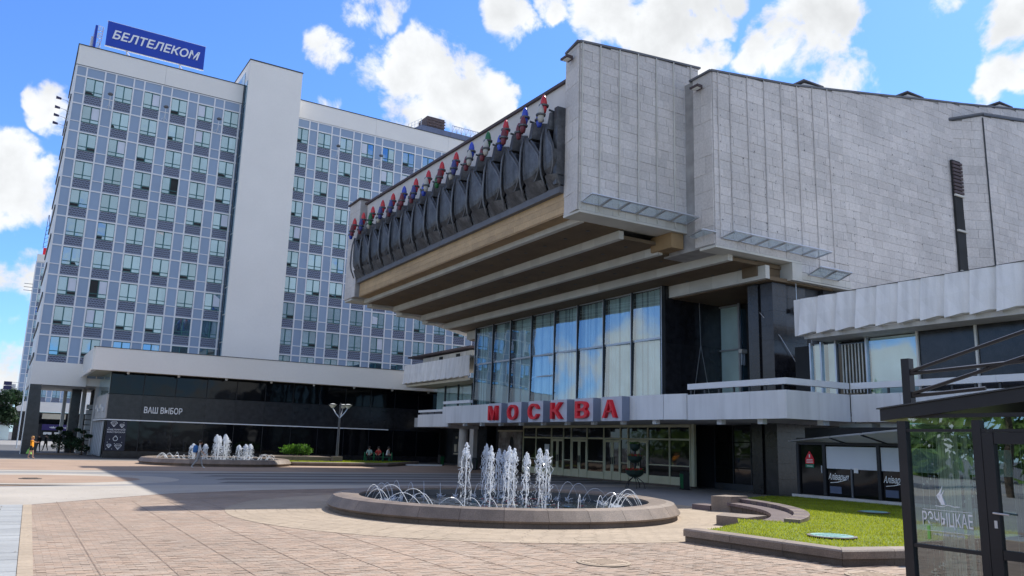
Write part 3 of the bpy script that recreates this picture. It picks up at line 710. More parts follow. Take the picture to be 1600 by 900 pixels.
# blank shaft
MB().box(17.76, 23.48, 83.2, 97, 8.3, 41.9).build('white_shaft', 'white_wall', hotel, HO)
piece('shaft_cap', 'dark_metal', 17.70, 23.54, 83.14, 97.1, 41.902, 42.02, hotel, HO)
for k in range(11): piece('side_window', 'win_glass', 17.70, 17.755, 83.45, 84.46, 8.8 + 2.83 * k - .2, 8.8 + 2.83 * k + 2.5, hotel, HO)
for k in range(6): piece('side_window', 'win_glass', 17.70, 17.755, 84.9 + k * 1.25, 84.9 + k * 1.25 + 1.15, 39.6, 41.1, hotel, HO)
piece('downpipe', 'dark_metal', 17.58, 17.66, YT - .16, YT - .08, 8.6, 39.3, hotel, HO)
# rooftop plant room
MB().prism_y([(40.4, 39.1), (62, 39.1), (62, 43.5), (42.3, 43.5), (40.4, 42.2)], 92, 97).build('plant_room', 'slate', hotel, HO)
for k in range(14): piece('cladding_sheet', 'slate', 42.4 + k * 1.4, 43.78 + k * 1.4, 91.95, 91.999, 39.2, 43.45, hotel, HO)
MB().box(43.2, 45.8, 92.3, 95, 43.5, 45.1).build('vent_box', 'rust', hotel, HO)
for z in (43.85, 44.25, 44.65): piece('vent_slat', 'rust', 43.1, 45.9, 92.2, 92.29, z, z + .16, hotel, HO)
rl = MB()
for k in range(5): x = 40.4 + .45 * k; rl.tube([(x, 92, 42.2 + .31 * k), (x, 92, 43.1 + .31 * k)], .035, 4)
for d in (.45, .9): rl.tube([(40.4, 92, 42.2 + d), (42.3, 92, 43.5 + d)], .03, 4)
rl.build('railing', 'alu', hotel, HO)
tr = MB()
for z in (43.6, 44.6): tr.tube([(47.0, 92.3, z), (60, 92.3, z)], .06, 4)
for k in range(18): x = 47 + k * .72; tr.tube([(x, 92.3, 43.6), (x + .36, 92.3, 44.6), (x + .72, 92.3, 43.6)], .045, 4); tr.tube([(x, 92.3, 43.6), (x, 92.3, 44.6)], .04, 4)
tr.build('roof_truss', 'alu', hotel, HO)
MB().box(45.3, 62, 90.5, 91.9, 39.1, 41.9).build('lift_house', 'white_wall', hotel, HO)
# podium
piece('podium_band', 'white_wall', 5.8, 40, 74, 74.4, 7.15, 9.02, hotel, HO); piece('podium_band', 'white_wall', 5.72, 6.1, 74.41, YT - .06, 7.15, 9.02, hotel, HO)
piece('podium_cap', 'dark_metal', 5.68, 40, 73.96, 74.45, 9.022, 9.07, hotel, HO)
piece('podium_roof', 'plaza', 6.1, 40, 74.4, YT + .1, 8.4, 8.6, hotel, HO)
piece('podium_soffit', 'cream', 6.11, 40, 74.41, YT + 1.5, 7.22, 7.34, hotel, HO); piece('passage_soffit', 'cream', 1.9, 7.4, YT + .5, 98, 6.4, 6.5, hotel, HO)
for k in range(14): piece('soffit_fin', 'white_wall', 5.6, 5.719, 75 + k * .68, 75.3 + k * .68, 7.0, 7.25, hotel, HO)
for k in range(8):
    MB().lathe([(0, 0), (.09, .0), (.12, .1), (.12, .22), (0, .22)], 10, (8.6 + 4.05 * k, 75.2, 7.0)).build('spotlight', 'white_metal', hotel, HO)
xs = [7.42] + [7.42 + 2.62 * k for k in range(1, 12)] + [38.8]
for i, (a, b) in enumerate(zip(xs, xs[1:])):
    g = link('shop_window', unit('glass_black'), hotel, (a + .03 - HO[0], 0, 5.37), 0, (b - a - .06, .06, 1.83)); g.rotation_euler = (rnd.gauss(0, .002), 0, rnd.gauss(0, .002))
    g = link('shop_window', unit('glass_black'), hotel, (a + .03 - HO[0], 0, .62), 0, (b - a - .06, .06, 2.5)); g.rotation_euler = (rnd.gauss(0, .002), 0, rnd.gauss(0, .002))
    piece('fascia_panel', 'black_stone', a + .006, b - .006, 75.95, 76.05, 3.24, 5.33, hotel, HO)
    piece('plinth_panel', 'black_stone', a + .006, b - .006, 75.93, 76.05, 0, .6, hotel, HO)
    piece('window_bar', 'black_metal', a - .03, a + .03, 75.96, 76.08, .6, 3.1, hotel, HO); piece('window_bar', 'black_metal', a - .03, a + .03, 75.96, 76.08, 5.35, 7.2, hotel, HO)
piece('light_strip', 'letter_white', 7.3, 32.95, 75.72, 75.93, 3.13, 3.22, hotel, HO)
MB().box(7.5, 39, 76.1, YT + 10, 0, 7.2).build('shop_interior', 'dark_room', hotel, HO)
lt = link('sign_lettering', text_fit('ВАШ ВЫБОР', 3.1, .56, 'letter_white', .03, .012), hotel, (10.25 - HO[0], 75.9 - HO[1], 3.82)); lt.rotation_euler = R_SOUTH
piece('light_strip', 'letter_white', 7.12, 7.3, 75.72, YT + .0, 3.13, 3.22, hotel, HO)
for k in range(6):                                         # west side of the shop
    a, b = 76.1 + k * 1.42, 76.1 + k * 1.42 + 1.36
    piece('curtained_window', 'glass_hall', 7.34, 7.36, a, b, 5.4, 7.15, hotel, HO)
    for j in range(5): piece('curtain_strip', 'curtain_w' if (j + k) % 3 else 'curtain', 7.40, 7.46, a + j * .27, a + j * .27 + rnd.uniform(.17, .25), 5.4, 7.15, hotel, HO)
    piece('side_panel', 'conc', 7.28, 7.42, a, b + .04, 3.3, 5.32, hotel, HO)
    piece('side_glass', 'glass_black' if k in (1, 3, 4) else 'glass_door', 7.34, 7.40, a, b, .3, 3.08, hotel, HO)
    piece('window_bar', 'alu', 7.26, 7.42, b + .001, b + .058, .1, 3.1, hotel, HO)
for k in range(4): piece('wall_plate', 'alu', 7.14, 7.27, 77.0 + k * 1.9, 77.9 + k * 1.9, 3.9 + .25 * (k % 2), 4.25 + .25 * (k % 2), hotel, HO)
for x0, x1, y0, y1, m in ((7.15, 7.9, 84.9, 86.2, 'conc'), (6.55, 6.85, 91, 92.2, 'stone_lite'), (5.65, 6.5, 92.5, 94, 'black_stone'), (5.2, 5.5, 97, 98, 'stone_lite')):
    piece('pillar', m, x0, x1, y0, y1, 0, 6.45, hotel, HO)
for k in range(9): piece('stone_course', 'stone_lite', 6.9, 7.4, 89.2, 90.1, .3 + k * .5, .72 + k * .5, hotel, HO)
MB().hexa([(1.75, YT, 0), (2.98, YT, 0), (2.98, YT + 1.3, 0), (1.75, YT + 1.3, 0)], [(1.75, YT, 6.2), (2.65, YT, 6.2), (2.65, YT + 1.3, 6.2), (1.75, YT + 1.3, 6.2)]).build('corner_pillar', 'black_stone', hotel, HO)
piece('pillar_edge', 'alu', 1.70, 1.748, YT - .02, YT + 1.3, 0, 6.2, hotel, HO)
piece('entrance_step', 'granite', 2.5, 6.3, 83.6, 85.4, 0, .14, hotel, HO)
jw = thing('window_poster', 'dark poster with white gem outlines at the left end of the shop window', 'poster', hw(7.5, 75.9), DEL)
MB().box(0, 1.55, -.012, .02, .62, 3.08).build('poster_board', MAT('poster_blue', (.012, .016, .04), .3, .1), jw)
def gem(x, z, s):
    mb = MB(); P = [(-1, .35), (-.55, .8), (.55, .8), (1, .35), (0, -.9)]
    for a, b in zip(P, P[1:] + P[:1]): mb.tube([(x + a[0] * s, -.02, z + a[1] * s), (x + b[0] * s, -.02, z + b[1] * s)], .022, 4)
    for a, b in (((-1, .35), (1, .35)), ((-.4, .35), (0, -.9)), ((.4, .35), (0, -.9))): mb.tube([(x + a[0] * s, -.02, z + a[1] * s), (x + b[0] * s, -.02, z + b[1] * s)], .018, 4)
    mb.build('gem_outline', 'letter_white', jw)
gem(.55, 2.82, .26); gem(1.18, 2.68, .18); gem(.35, 1.0, .18); gem(1.05, .95, .27)
mb = MB(); mb.tube([(.78 + .17 * cos(a * pi / 8), -.02, 1.6 + .17 * sin(a * pi / 8)) for a in range(17)], .026, 4); mb.tube([(.7, -.02, 1.79), (.78, -.02, 1.88), (.86, -.02, 1.79)], .02, 4); mb.build('ring_outline', 'letter_white', jw)
for i, wd in enumerate(('ЮВЕЛИРНАЯ', 'МАСТЕРСКАЯ')):
    o = link('lettering', text_fit(wd, 1.36, .13, 'letter_white', .004, .008), jw, (.1, -.018, 2.28 - .2 * i)); o.rotation_euler = R_SOUTH
mb = MB()
for x, z in ((.2, 2.5), (1.3, 2.95), (1.35, 2.45), (.35, 1.55), (1.15, 1.75), (1.3, 1.3), (.2, 1.3), (.6, .75), (.75, 1.2), (.15, .75)): mb.box(x - .025, x + .025, -.02, -.0121, z - .025, z + .025)
mb.build('spark_dots', 'letter_white', jw)

# roof signs
bb = thing('billboard', 'blue rooftop sign with white lettering on the left end of the tower roof', 'sign', hw(8.7, YT + .3, 39.43), DEL)
MB().box(-4.7, 4.66, -.05, .25, .68, 3.28).build('panel', 'sign_blue', bb); MB().box(-4.76, 4.72, .0, .2, .62, .679).box(-4.76, 4.72, 0, .2, 3.281, 3.34).build('frame_edge', 'letter_white', bb)
o = link('lettering', text_fit('БЕЛТЕЛЕКОМ', 8.35, .98, 'letter_white', .03, .02, .22), bb, (-4.18, -.085, 1.5)); o.rotation_euler = R_SOUTH
for x in (-2.6, 2.45):
    MB().box(x - .16, x - .04, .05, .2, -.42, .66).build('post', 'alu', bb); MB().box(x + .25, x + .33, .9, 1.0, -.4, .62).tube([(x + .3, 1, .6), (x - .1, .2, .65)], .05, 4).build('strut', 'alu', bb)
ws = thing('side_sign', 'blue sign seen edge on with open letter frames at the tower roof corner', 'sign', hw(3.1, 86.5, 39.43), DEL)
MB().box(-.12, .1, -.9, 3.8, .0, 2.9).build('panel', 'sign_blue', ws); MB().box(-.34, -.13, .2, 3.8, -.2, 2.1).build('back_frame', 'alu', ws)
for k, ch in enumerate('ЩЕАУ'):
    o = link('letter_frame', text_fit(ch, .42, .55, 'alu', .05, .0), ws, (.14 + .0 * k, -.95, 2.22 - .68 * k)); o.rotation_euler = R_SOUTH
MB().tube([(.12, -.9, 2.9), (.62, -.9, 2.85), (.55, -.9, 1.4), (.2, -.9, .0)], .04, 4).tube([(.3, -.9, .9), (1.1, -.9, -.35)], .05, 4).build('brace', 'alu', ws)
for i, z in enumerate((33.4, 32.45, 31.65, 30.85)):
    t = thing('floodlight', ('topmost', 'second highest', 'third highest', 'lowest')[i] + ' floodlight on an arm off the left edge of the tower', 'floodlight', hw(1.8, YT + .3, z), DEL, 'floodlights on the tower edge')
    MB().tube([(-.02, 0, 0), (-.85, 0, .14)], .025, 5).tube([(-.02, 0, -.35), (-.4, 0, .05)], .02, 5).build('arm', 'alu', t)
    MB().hexa([(-1.3, -.16, .1), (-.85, -.1, .06), (-.85, .1, .06), (-1.3, .16, .1)], [(-1.3, -.16, .28), (-.85, -.1, .2), (-.85, .1, .2), (-1.3, .16, .28)]).build('lamp_head', MAT('dark_violet_shell', (.03, .03, .10), .4, .1) if i == 0 else bpy.data.materials['dark_violet_shell'], t)
for i, x in enumerate((5.0, 10.1, 15.3, 28.35, 33.55)):
    t = thing('facade_lamp', ['bracket lamp between the first and second window columns of the office tower', 'facade lamp on a white bracket between the third and fourth window columns', 'facade lamp on a white bracket just left of the white shaft',
              'first facade lamp to the right of the white shaft', 'second facade lamp to the right of the white shaft'][i], 'lamp', hw(x, YT - .02, 33.45), DEL, 'bracket lamps on the tower')
    MB().tube([(0, 0, 0), (0, -.5, .25), (-.02, -.75, 1.1)], .035, 5).tube([(-.25, 0, .1), (0, -.5, .25), (.3, 0, .1)], .02, 4).build('bracket', 'white_metal', t)
    MB().lathe([(0, .0), (.2, .05), (.26, .16), (.16, .27), (0, .3)], 12, (-.02, -.8, 1.08)).build('lamp_head', 'grey_ledge', t)

# second tower of the same type far behind, seen past the corner and through the passage
RO = (6, 195, 0)
rear = thing('rear_office_tower', 'second gridded office slab standing far behind, seen through the passage', 'office building', hw(6, 195), DEL)
tower_front(rear, RO, 195, [2.95, 5.56, 8.17, 10.78], [(2.0, .95), (4.6, .95), (7.2, .95), (9.8, .95), (12.42, .95)], list(range(10)), 2.0, 13.4, 37.26, det=False)
MB().box(2.0, 40, 195.12, 210, 6.2, 38.9).build('core', 'white_wall', rear, RO); piece('parapet_panel', 'white_wall', 1.95, 40, 194.9, 195.4, 35.9 + 1.42, 39.0, rear, RO)
piece('base_band', 'white_wall', 1.9, 40, 194.7, 195.1, 5.9, 7.9, rear, RO); piece('shop_glass', 'glass_black', 5.3, 40, 195.2, 195.3, 3.5, 5.85, rear, RO)
piece('shop_interior', 'dark_room', 5.0, 40, 195.4, 209, 0, 5.85, rear, RO); piece('blind_row', 'cream', 7.0, 11.3, 195.1, 195.19, 4.5, 5.6, rear, RO)
piece('corner_pillar', 'black_stone', 2.1, 3.9, 194.9, 196.5, 0, 5.9, rear, RO); piece('side_wall', 'cream', 4.2, 6.6, 197, 208, 0, 5.9, rear, RO)
piece('sign_band', 'purple', 7.2, 11.8, 194.6, 194.9, 2.2, 3.4, rear, RO); o = link('lettering', text_fit('чайная лавка', 3.0, .42, 'letter_white', .01, .012), rear, (8.6 - RO[0], 194.58 - RO[1], 2.62)); o.rotation_euler = R_SOUTH
for x in (7.6, 9.6): piece('shop_light', 'lamp_cover', x, x + 1.5, 194.8, 195, 1.3, 1.8, rear, RO)
piece('blue_board', 'sign_blue', 3.95, 5.6, 194.5, 194.6, 4.6, 5.7, rear, RO)
wb = thing('side_wing', 'grey rendered wing beside the far tower with a shop front at its foot', 'building', hw(-2.6, 180), DEL)
MB().box(1.6, 3.4, 0, 9, 5.1, 9.6).build('upper_wall', 'fascia', wb); MB().box(2.3, 4.0, -.3, 8, 3.2, 10.6).build('front_wall', 'conc', wb)
MB().box(.4, 4.6, -.8, .0, 2.9, 3.6).build('fascia_board', 'grey_ledge', wb); MB().box(.8, 4.0, -.4, -.3, .2, 2.9).build('shop_window', 'curtain', wb)
# flag-shaped signs on a bracket, far left
fs = thing('street_sign', 'two small violet plates on a bracket far left beside the tower', 'sign', hw(1.2, 110, 0), DEL)
MB().tube([(.6, 0, 0), (.6, 0, 8.2)], .07, 6).build('post', 'alu', fs); MB().tube([(.6, 0, 7.45), (-.9, 0, 7.5)], .03, 4).tube([(.6, 0, 6.95), (-.9, 0, 7.0)], .03, 4).build('bracket', 'alu', fs)
for z in (7.15, 6.65): MB().box(-1.55, -.75, -.04, .04, z, z + .42).build('plate', bpy.data.materials['dark_violet_shell'], fs)

# ------------------------------------------------------------------ cinema
CO = (31, 46, 0)
cine = thing('cinema', 'large stone-clad cinema hall overhanging a glazed foyer, with red letters on its canopy', 'cinema', CO)
def cp(name, mat, *b): return piece(name, mat, *b, cine, CO)
def cmb(mb, name, mat, parent=None, **k): return mb.build(name, mat, parent or cine, CO, **k)
ROOF1 = [(20.8, 21.5), (24, 21.85), (28.7, 22.25)]
ROOF2 = [(27.5, 21.0), (29, 21.2), (30.9, 21.45), (33.5, 21.8), (36, 22.25), (40.6, 23.1), (45.8, 24.1), (50, 24.85), (62, 27.2)]
def interp(P, x):
    if x <= P[0][0]: return P[0][1]
    for (a, za), (b, zb) in zip(P, P[1:]):
        if x <= b: return za + (zb - za) * (x - a) / (b - a)
    return P[-1][1]
bud = [290]
# front hall wall (nearest block) and the long side wall behind it
w1 = cmb(MB().hexa([(20.83, 29.7, 13.02), (28.6, 29.7, 13.02), (28.6, 31.6, 13.02), (21.03, 31.1, 13.02)], [(20.83, 29.7, 21.5), (28.6, 29.7, 22.25), (28.6, 31.6, 22.25), (21.03, 31.1, 21.5)]), 'hall_wall', 'stone_gap')
r1 = MB(); r2 = MB()
facing(w1, CO, (20.86, 29.7), (1, 0), 7.7, 13.42, lambda q: interp(ROOF1, 20.86 + q) - .02, .74, .455, .05, 'stone', bud, r1)
facing(w1, CO, (21.03, 31.1), (-.1414, -.98995), 1.40, 13.03, lambda q: 21.48, .8, .92, .05, 'stone', bud, r1)
facing(w1, CO, (20.86, 29.7), (1, 0), 7.7, 13.03, lambda q: 13.41, .55, .38, .07, 'stone_lite', bud, r1)
w2p = [(27.6, 11.92), (33.7, 11.92), (33.7, 10.98), (37.6, 10.98), (37.6, 7.8), (62, 7.8)]
w2 = cmb(MB().prism_y(w2p + [(x, z) for x, z in reversed(ROOF2) if 27.6 < x <= 62] + [(27.6, 21.0)], 27.7, 31.4), 'side_wall', 'stone_gap')
facing(w2, CO, (27.62, 27.7), (1, 0), 9.98, 12.30, lambda q: interp(ROOF2, 27.62 + q) - .02, .78, .455, .05, 'stone', bud, r2)
facing(w2, CO, (37.6, 27.7), (1, 0), 11.2, 7.8, lambda q: interp(ROOF2, 37.6 + q) - .02, .85, .455, .05, 'stone', bud, r2)
facing(w2, CO, (48.81, 27.7), (1, 0), 13, 7.8 + .455 * 33, lambda q: interp(ROOF2, 48.81 + q) - .02, .85, .455, .05, 'stone', [0], r2)
facing(w2, CO, (33.7, 27.7), (1, 0), 3.9, 11.4, lambda q: 12.28, .78, .44, .05, 'stone', [0], r2)
facing(w2, CO, (27.60, 29.0), (0, -1), 1.31, 12.0, lambda q: 21.0, .7, .92, .05, 'stone', [40], r2)
facing(w2, CO, (27.62, 27.7), (1, 0), 6.1, 11.94, lambda q: 12.29, .8, .36, .08, 'stone_lite', [8], r2)
facing(w2, CO, (33.72, 27.7), (1, 0), 3.9, 10.99, lambda q: 11.39, .8, .38, .09, 'stone_lite', [5], r2)
ph = MB()
for k in range(420):
    x = 28.0 + 20.6 * rnd.random(); x = round(x / .78) * .78 + rnd.uniform(-.04, .04); z = 12.1 + round(9.5 * rnd.random() / .455) * .455 + rnd.uniform(.1, .3)
    if 27.8 < x < 48.4 and z < interp(ROOF2, x) - .3: ph.quad((x, 27.634, z), (x + .045, 27.634, z), (x + .045, 27.634, z + .045), (x, 27.634, z + .045))
cmb(ph, 'pin_holes', 'dark_metal', w2, kind='stuff')
cmb(r1, 'stone_slabs', 'stone', w1, kind='stuff'); 
cp('soffit_edge', 'stone_lite', 20.9, 28.4, 29.62, 31.0, 12.9, 13.018); cp('soffit_edge', 'stone_lite', 27.56, 33.72, 27.58, 28.7, 11.80, 11.918)
cp('bracket_block', 'stone_lite', 32.95, 33.69, 27.58, 28.9, 10.95, 11.79); cp('soffit_edge', 'stone_lite', 32.9, 37.6, 27.56, 28.6, 10.86, 10.948)
cp('bracket_block', 'wood_dark', 26.7, 27.5, 29.8, 31.4, 12.1, 12.88); cp('bracket_block', 'soffit', 31.2, 32.94, 28.4, 29.4, 11.0, 11.78)
# narrow slot with louvres and the projecting fin
fin = cmb(MB().hexa([(48.55, 27.72, 7.8), (50.5, 26.75, 7.8), (62, 26.75, 7.8), (62, 31, 7.8), (48.55, 31, 7.8)], [(48.55, 27.72, 23.35), (50.5, 26.75, 23.85), (62, 26.75, 25.6), (62, 31, 25.6), (48.55, 31, 23.35)]), 'projecting_fin', 'stone_gap')
r3 = MB(); L3 = hypot(1.95, .97)
facing(fin, CO, (48.55, 27.72), (1.95 / L3, -.97 / L3), L3, 7.8, lambda q: 23.33 + .5 * q / L3, .9, .6, .05, 'stone', [24], r3, prefer=lambda a, z: z > 12.5)
facing(fin, CO, (50.5, 26.75), (1, 0), 11.4, 7.8, lambda q: 23.83 + .152 * q, .85, .46, .05, 'stone', [60], r3, prefer=lambda a, z: z > 13 and a < 6)
cmb(r3, 'stone_slabs', 'stone', fin, kind='stuff'); cmb(r2, 'stone_slabs', 'stone', w2, kind='stuff')
MBs = MB().box(48.05, 49.1, 27.48, 27.62, 7.8, 20.6); cmb(MBs, 'dark_slot', 'dark_room')
for k in range(9): cp('louvre_blade', 'rust', 48.0, 49.0, 27.40, 27.479, 18.4 + k * .24, 18.56 + k * .24)
for z in (15.9, 13.3, 18.2): cp('slot_bar', 'stone_lite', 48.0, 49.0, 27.38, 27.479, z, z + .12)
cmb(MB().tube([(50.47, 26.66, 8), (50.47, 26.66, 23.7)], .05, 5), 'downpipe', 'dark_metal')
def roof_cap(pts, name='roof_cap', w=.45, mat='grey_ledge'):
    for (x0, y0, z0), (x1, y1, z1) in zip(pts, pts[1:]):
        L = hypot(x1 - x0, y1 - y0) or 1; nx, ny = (y1 - y0) / L, -(x1 - x0) / L
        P = lambda x, y, z, d, e: (x + nx * d, y + ny * d, z + e)
        cmb(MB().hexa([P(x0, y0, z0, .12, 0), P(x1, y1, z1, .12, 0), P(x1, y1, z1, -w, 0), P(x0, y0, z0, -w, 0)], [P(x0, y0, z0, .12, .1), P(x1, y1, z1, .12, .1), P(x1, y1, z1, -w, .1), P(x0, y0, z0, -w, .1)]), name, mat)
roof_cap([(x, 29.7, z) for x, z in ROOF1]); roof_cap([(21.03, 31.1, 21.5), (20.78, 29.66, 21.51)])
roof_cap([(x, 27.7, z) for x, z in ROOF2 if x > 27]); roof_cap([(27.58, 29.2, 21.0), (27.56, 27.66, 21.01)])
roof_cap([(48.3, 27.8, 23.3), (50.5, 26.72, 23.85), (62, 26.72, 25.6)], 'fin_cap', .5, 'dark_metal'); roof_cap([(48.3, 27.8, 23.4), (50.5, 26.72, 23.95), (62, 26.72, 25.7)], 'fin_cap', .5, 'grey_ledge')
# back of the hall, roof, vents on the roof edge
cmb(MB().prism_y([(21.4, 13.3), (29, 13.3), (33, 11.2), (90, 11.2), (90, 22), (40, 21.0), (21.4, 20.1)], 31.2, 59.8), 'hall_body', 'conc')
cmb(MB().box(39, 90, 29, 62, 0, 11.19), 'rear_body', 'dark_room')
cmb(MB().prism_y([(37, 22), (62, 27), (90, 27), (90, 22)], 29.5, 60), 'stage_roof', 'conc')
for x in (36.1, 45.85, 56.6):
    z = interp(ROOF2, x)
    cmb(MB().hexa([(x - .75, 28.3, z - .3), (x + .75, 28.3, z - .1), (x + .75, 29.2, z - .1), (x - .75, 29.2, z - .3)], [(x - .7, 28.3, z + .45), (x + .7, 28.3, z + .55), (x + .7, 29.2, z + .55), (x - .7, 29.2, z + .45)]), 'roof_vent', 'fascia')
    cmb(MB().box(x - .85, x + .85, 28.2, 29.3, z + .56, z + .63), 'vent_cap', 'grey_ledge')
cmb(MB().prism_y([(38.5, 22.8), (62, 27.3), (62, 27.65), (38.5, 23.1)], 28.6, 28.75), 'parapet_rail', 'rust')
# thin vertical rails on the stone
for x in (20.95, 22.03, 23.23, 24.42, 25.61, 26.79, 28.0): cmb(MB().tube([(x, 29.6, 13.1), (x, 29.6, interp(ROOF1, x))], .035, 5), 'wall_rail', 'stone_lite')
for x in (27.95, 28.79, 30.05, 31.3, 32.59, 33.88, 35.15, 36.42): cmb(MB().tube([(x, 27.61, 12.35 if x < 34 else 11.45), (x, 27.61, interp(ROOF2, x))], .028, 5), 'wall_rail', 'stone')
def awn(x0, x1, y, d, z, n, sk=.25):
    t = MB()
    P = lambda x, q: (x - sk * q, y - d * q, z + .05 * q)
    t.tube([P(x0, 1), P(x1, 1)], .045, 5).tube([P(x0, 0), P(x1, 0)], .04, 5)
    for k in range(n + 1):
        x = x0 + (x1 - x0) * k / n
        t.tube([P(x, 0), P(x, 1)], .045, 5)
        if 0 < k < n: t.tube([P(x + .1, 0), P(x + .1, 1)], .035, 5)
    o = cmb(t, 'glass_ledge', 'alu')
    for k in range(n):
        a, b = x0 + (x1 - x0) * k / n + .05, x0 + (x1 - x0) * (k + 1) / n - .05
        cmb(MB().hexa([(a, y, z - .005), (a - sk, y - d, z + .045), (b - sk, y - d, z + .045), (b, y, z - .005)][::-1], [(a, y, z + .01), (a - sk, y - d, z + .06), (b - sk, y - d, z + .06), (b, y, z + .01)][::-1]), 'ledge_pane', 'glass_ledge', o)
awn(20.95, 27.5, 29.6, 1.2, 13.38, 6); awn(27.95, 34.9, 27.6, 1.15, 12.32, 6); awn(34.2, 36.6, 27.6, 1.5, 11.3, 2, .9); awn(27.0, 27.9, 28.9, 1.3, 12.5, 1, .3)
for x, y, z, lb in ((20.78, 30.4, 20.9, 'small dark wall lamp under the roof edge of the front hall block'), (27.45, 28.4, 20.35, 'small dark wall lamp under the roof edge where the long side wall begins')):
    t = thing('wall_lamp', lb, 'lamp', (x, y, z)); MB().hexa([(-.42, -.3, -.06), (0, -.2, -.1), (0, .2, -.1), (-.42, .3, -.06)], [(-.42, -.3, .04), (0, -.2, .1), (0, .2, .1), (-.42, .3, .04)]).build('housing', 'rust', t); MB().box(-.36, -.1, -.2, .2, -.1, -.075).build('lens', 'lamp_cover', t)

# west front: fascia, copper-dark ledge, timber boards, stepped soffit with stone beams
for k in range(13): cp('fascia_panel', 'fascia', 21.2, 21.35, 31.12 + k * 2.19, 31.12 + (k + 1) * 2.19 - .015, 14.4, 20.15 + .045 * k)
cmb(MB().hexa([(21.05, 31.1, 20.1), (21.45, 31.1, 20.1), (21.45, 59.8, 20.75), (21.05, 59.8, 20.75)], [(21.05, 31.1, 20.25), (21.45, 31.1, 20.25), (21.45, 59.8, 20.9), (21.05, 59.8, 20.9)]), 'roof_cap', 'rust')
cmb(MB().prism_x([(31.1, 14.55), (31.1, 14.2), (59.6, 14.2), (59.6, 14.55)][::-1], 20.72, 21.19), 'front_ledge', 'grey_ledge')
for r in range(3):
    yv = 31.05
    while yv < 59.4:
        y2 = min(yv + 4.8 + (r == 1) * .7, 59.6); cp('timber_board', 'wood', 20.98, 21.2, yv, y2 - .012, 13.2 + r * .335, 13.2 + r * .335 + .325); yv = y2
cp('board_soffit', 'wood_dark', 21.0, 21.75, 31.0, 59.6, 13.12, 13.19)
BX = [(21.76, 12.85, 13.3, 30.9, 60.6), (24.3, 12.42, 12.84, 31.0, 60.6), (26.85, 11.98, 12.41, 31.0, 60.8), (29.1, 11.5, 11.97, 28.3, 60.9)]
for i, (x, z0, z1, y0, y1) in enumerate(BX):
    n = 28 if i < 3 else 6
    for k in range(n):
        a, b = y0 + (y1 - y0) * k / n, y0 + (y1 - y0) * (k + 1) / n
        cp('beam_stone', 'stone_lite', x, x + .3, a, b - .014, z0, z1)
    x2 = BX[i + 1][0] if i < 3 else 32.9
    cp('soffit_panel', 'soffit', x + .301, x2 + .2, y0, y1, z0 + .02, z0 + .2)
    dl = MB(); yy = y0 + 1.2
    while yy < y1 - .5: dl.lathe([(0, -.012), (.1, -.012), (.11, .03)], 8, (x + (x2 - x) * .55, yy, z0 + .01)); yy += 2.0
    cmb(dl, 'soffit_lamp', 'dark_metal')
for a, b in ((27.9, 29.8), (29.8, 31.7), (31.7, 33.5), (33.5, 35.25)): cp('beam_stone', 'stone_lite', 31.3, 31.6, a, b - .014, 10.8, 11.49)
for k in range(2): cp('beam_stone', 'stone_lite', 31.3, 31.6, 58.9 + k, 58.9 + k + .985, 10.8, 11.49)
cp('soffit_panel', 'soffit', 31.61, 36.5, 27.9, 35.2, 10.75, 10.95); cp('soffit_panel', 'soffit', 31.61, 36.5, 58.9, 61, 10.75, 10.95)
cp('recess_shade_plate', 'dark_metal', 21.02, 21.19, 31.12, 59.7, 14.55, 18.05); cp('end_shield', 'bronze', 20.5, 21.19, 31.05, 31.35, 14.6, 18.6)  # dark plate behind the bells, painted as the shade between them
# far end wall of the front
ne = cmb(MB().box(20.7, 22.6, 59.8, 62.2, 13.15, 21.1), 'end_wall', 'stone_gap'); r4 = MB()
facing(ne, CO, (20.7, 62.2), (0, -1), 2.4, 13.17, lambda q: 21.08, 1.2, .9, .06, 'stone', [24], r4); cmb(r4, 'stone_slabs', 'stone', ne, kind='stuff') if r4.v else None
cp('roof_cap', 'rust', 20.5, 22.7, 59.6, 62.4, 21.102, 21.22); cp('end_soffit', 'stone_lite', 20.72, 22.5, 60.62, 62.2, 13.0, 13.148)
cmb(MB().prism_y([(22.6, 13.15), (33, 11), (40, 11), (40, 21), (22.6, 21)], 60.9, 62), 'north_wall', 'stone')
for (a, za, zb) in ((22.6, 12.75, 13.149), (25.2, 12.3, 12.74), (27.6, 11.9, 12.29)): cp('end_bracket', 'stone_lite', a, a + 2.6, 60.92, 62.1, za, zb)

# foyer glass: eight bays, two rows
GM = [58.46, 55.53, 52.73, 49.69, 46.65, 43.86, 40.97, 38.14, 35.34]
gw = thing('hall_glazing', 'two-row wall of tall curtained glass reflecting the sky above the red letters', 'glass wall', (31, 46.9, 4.6)); GO = (31, 46.9, 4.6)
for k in range(8):
    y1, y0 = GM[k], GM[k + 1]
    for z0, z1 in ((4.68, 8.4), (8.52, 11.46)):
        g = link('glass_pane', unit('glass_hall'), gw, (0.02, y0 + .06 - GO[1], z0 - GO[2]), 0, (.025, y1 - y0 - .12, z1 - z0)); g.rotation_euler = (0, .020 + rnd.gauss(0, .003), .088 + rnd.gauss(0, .004)); g.location.x += .10
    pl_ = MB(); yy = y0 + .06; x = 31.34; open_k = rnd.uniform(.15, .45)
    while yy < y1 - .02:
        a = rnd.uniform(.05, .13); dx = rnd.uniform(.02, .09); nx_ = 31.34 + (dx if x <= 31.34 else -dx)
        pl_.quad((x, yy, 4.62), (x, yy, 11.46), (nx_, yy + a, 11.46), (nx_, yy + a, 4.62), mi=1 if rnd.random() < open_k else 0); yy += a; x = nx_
    if k != 99: pl_.build('curtain', ['curtain', 'curtain_d'], gw, GO)
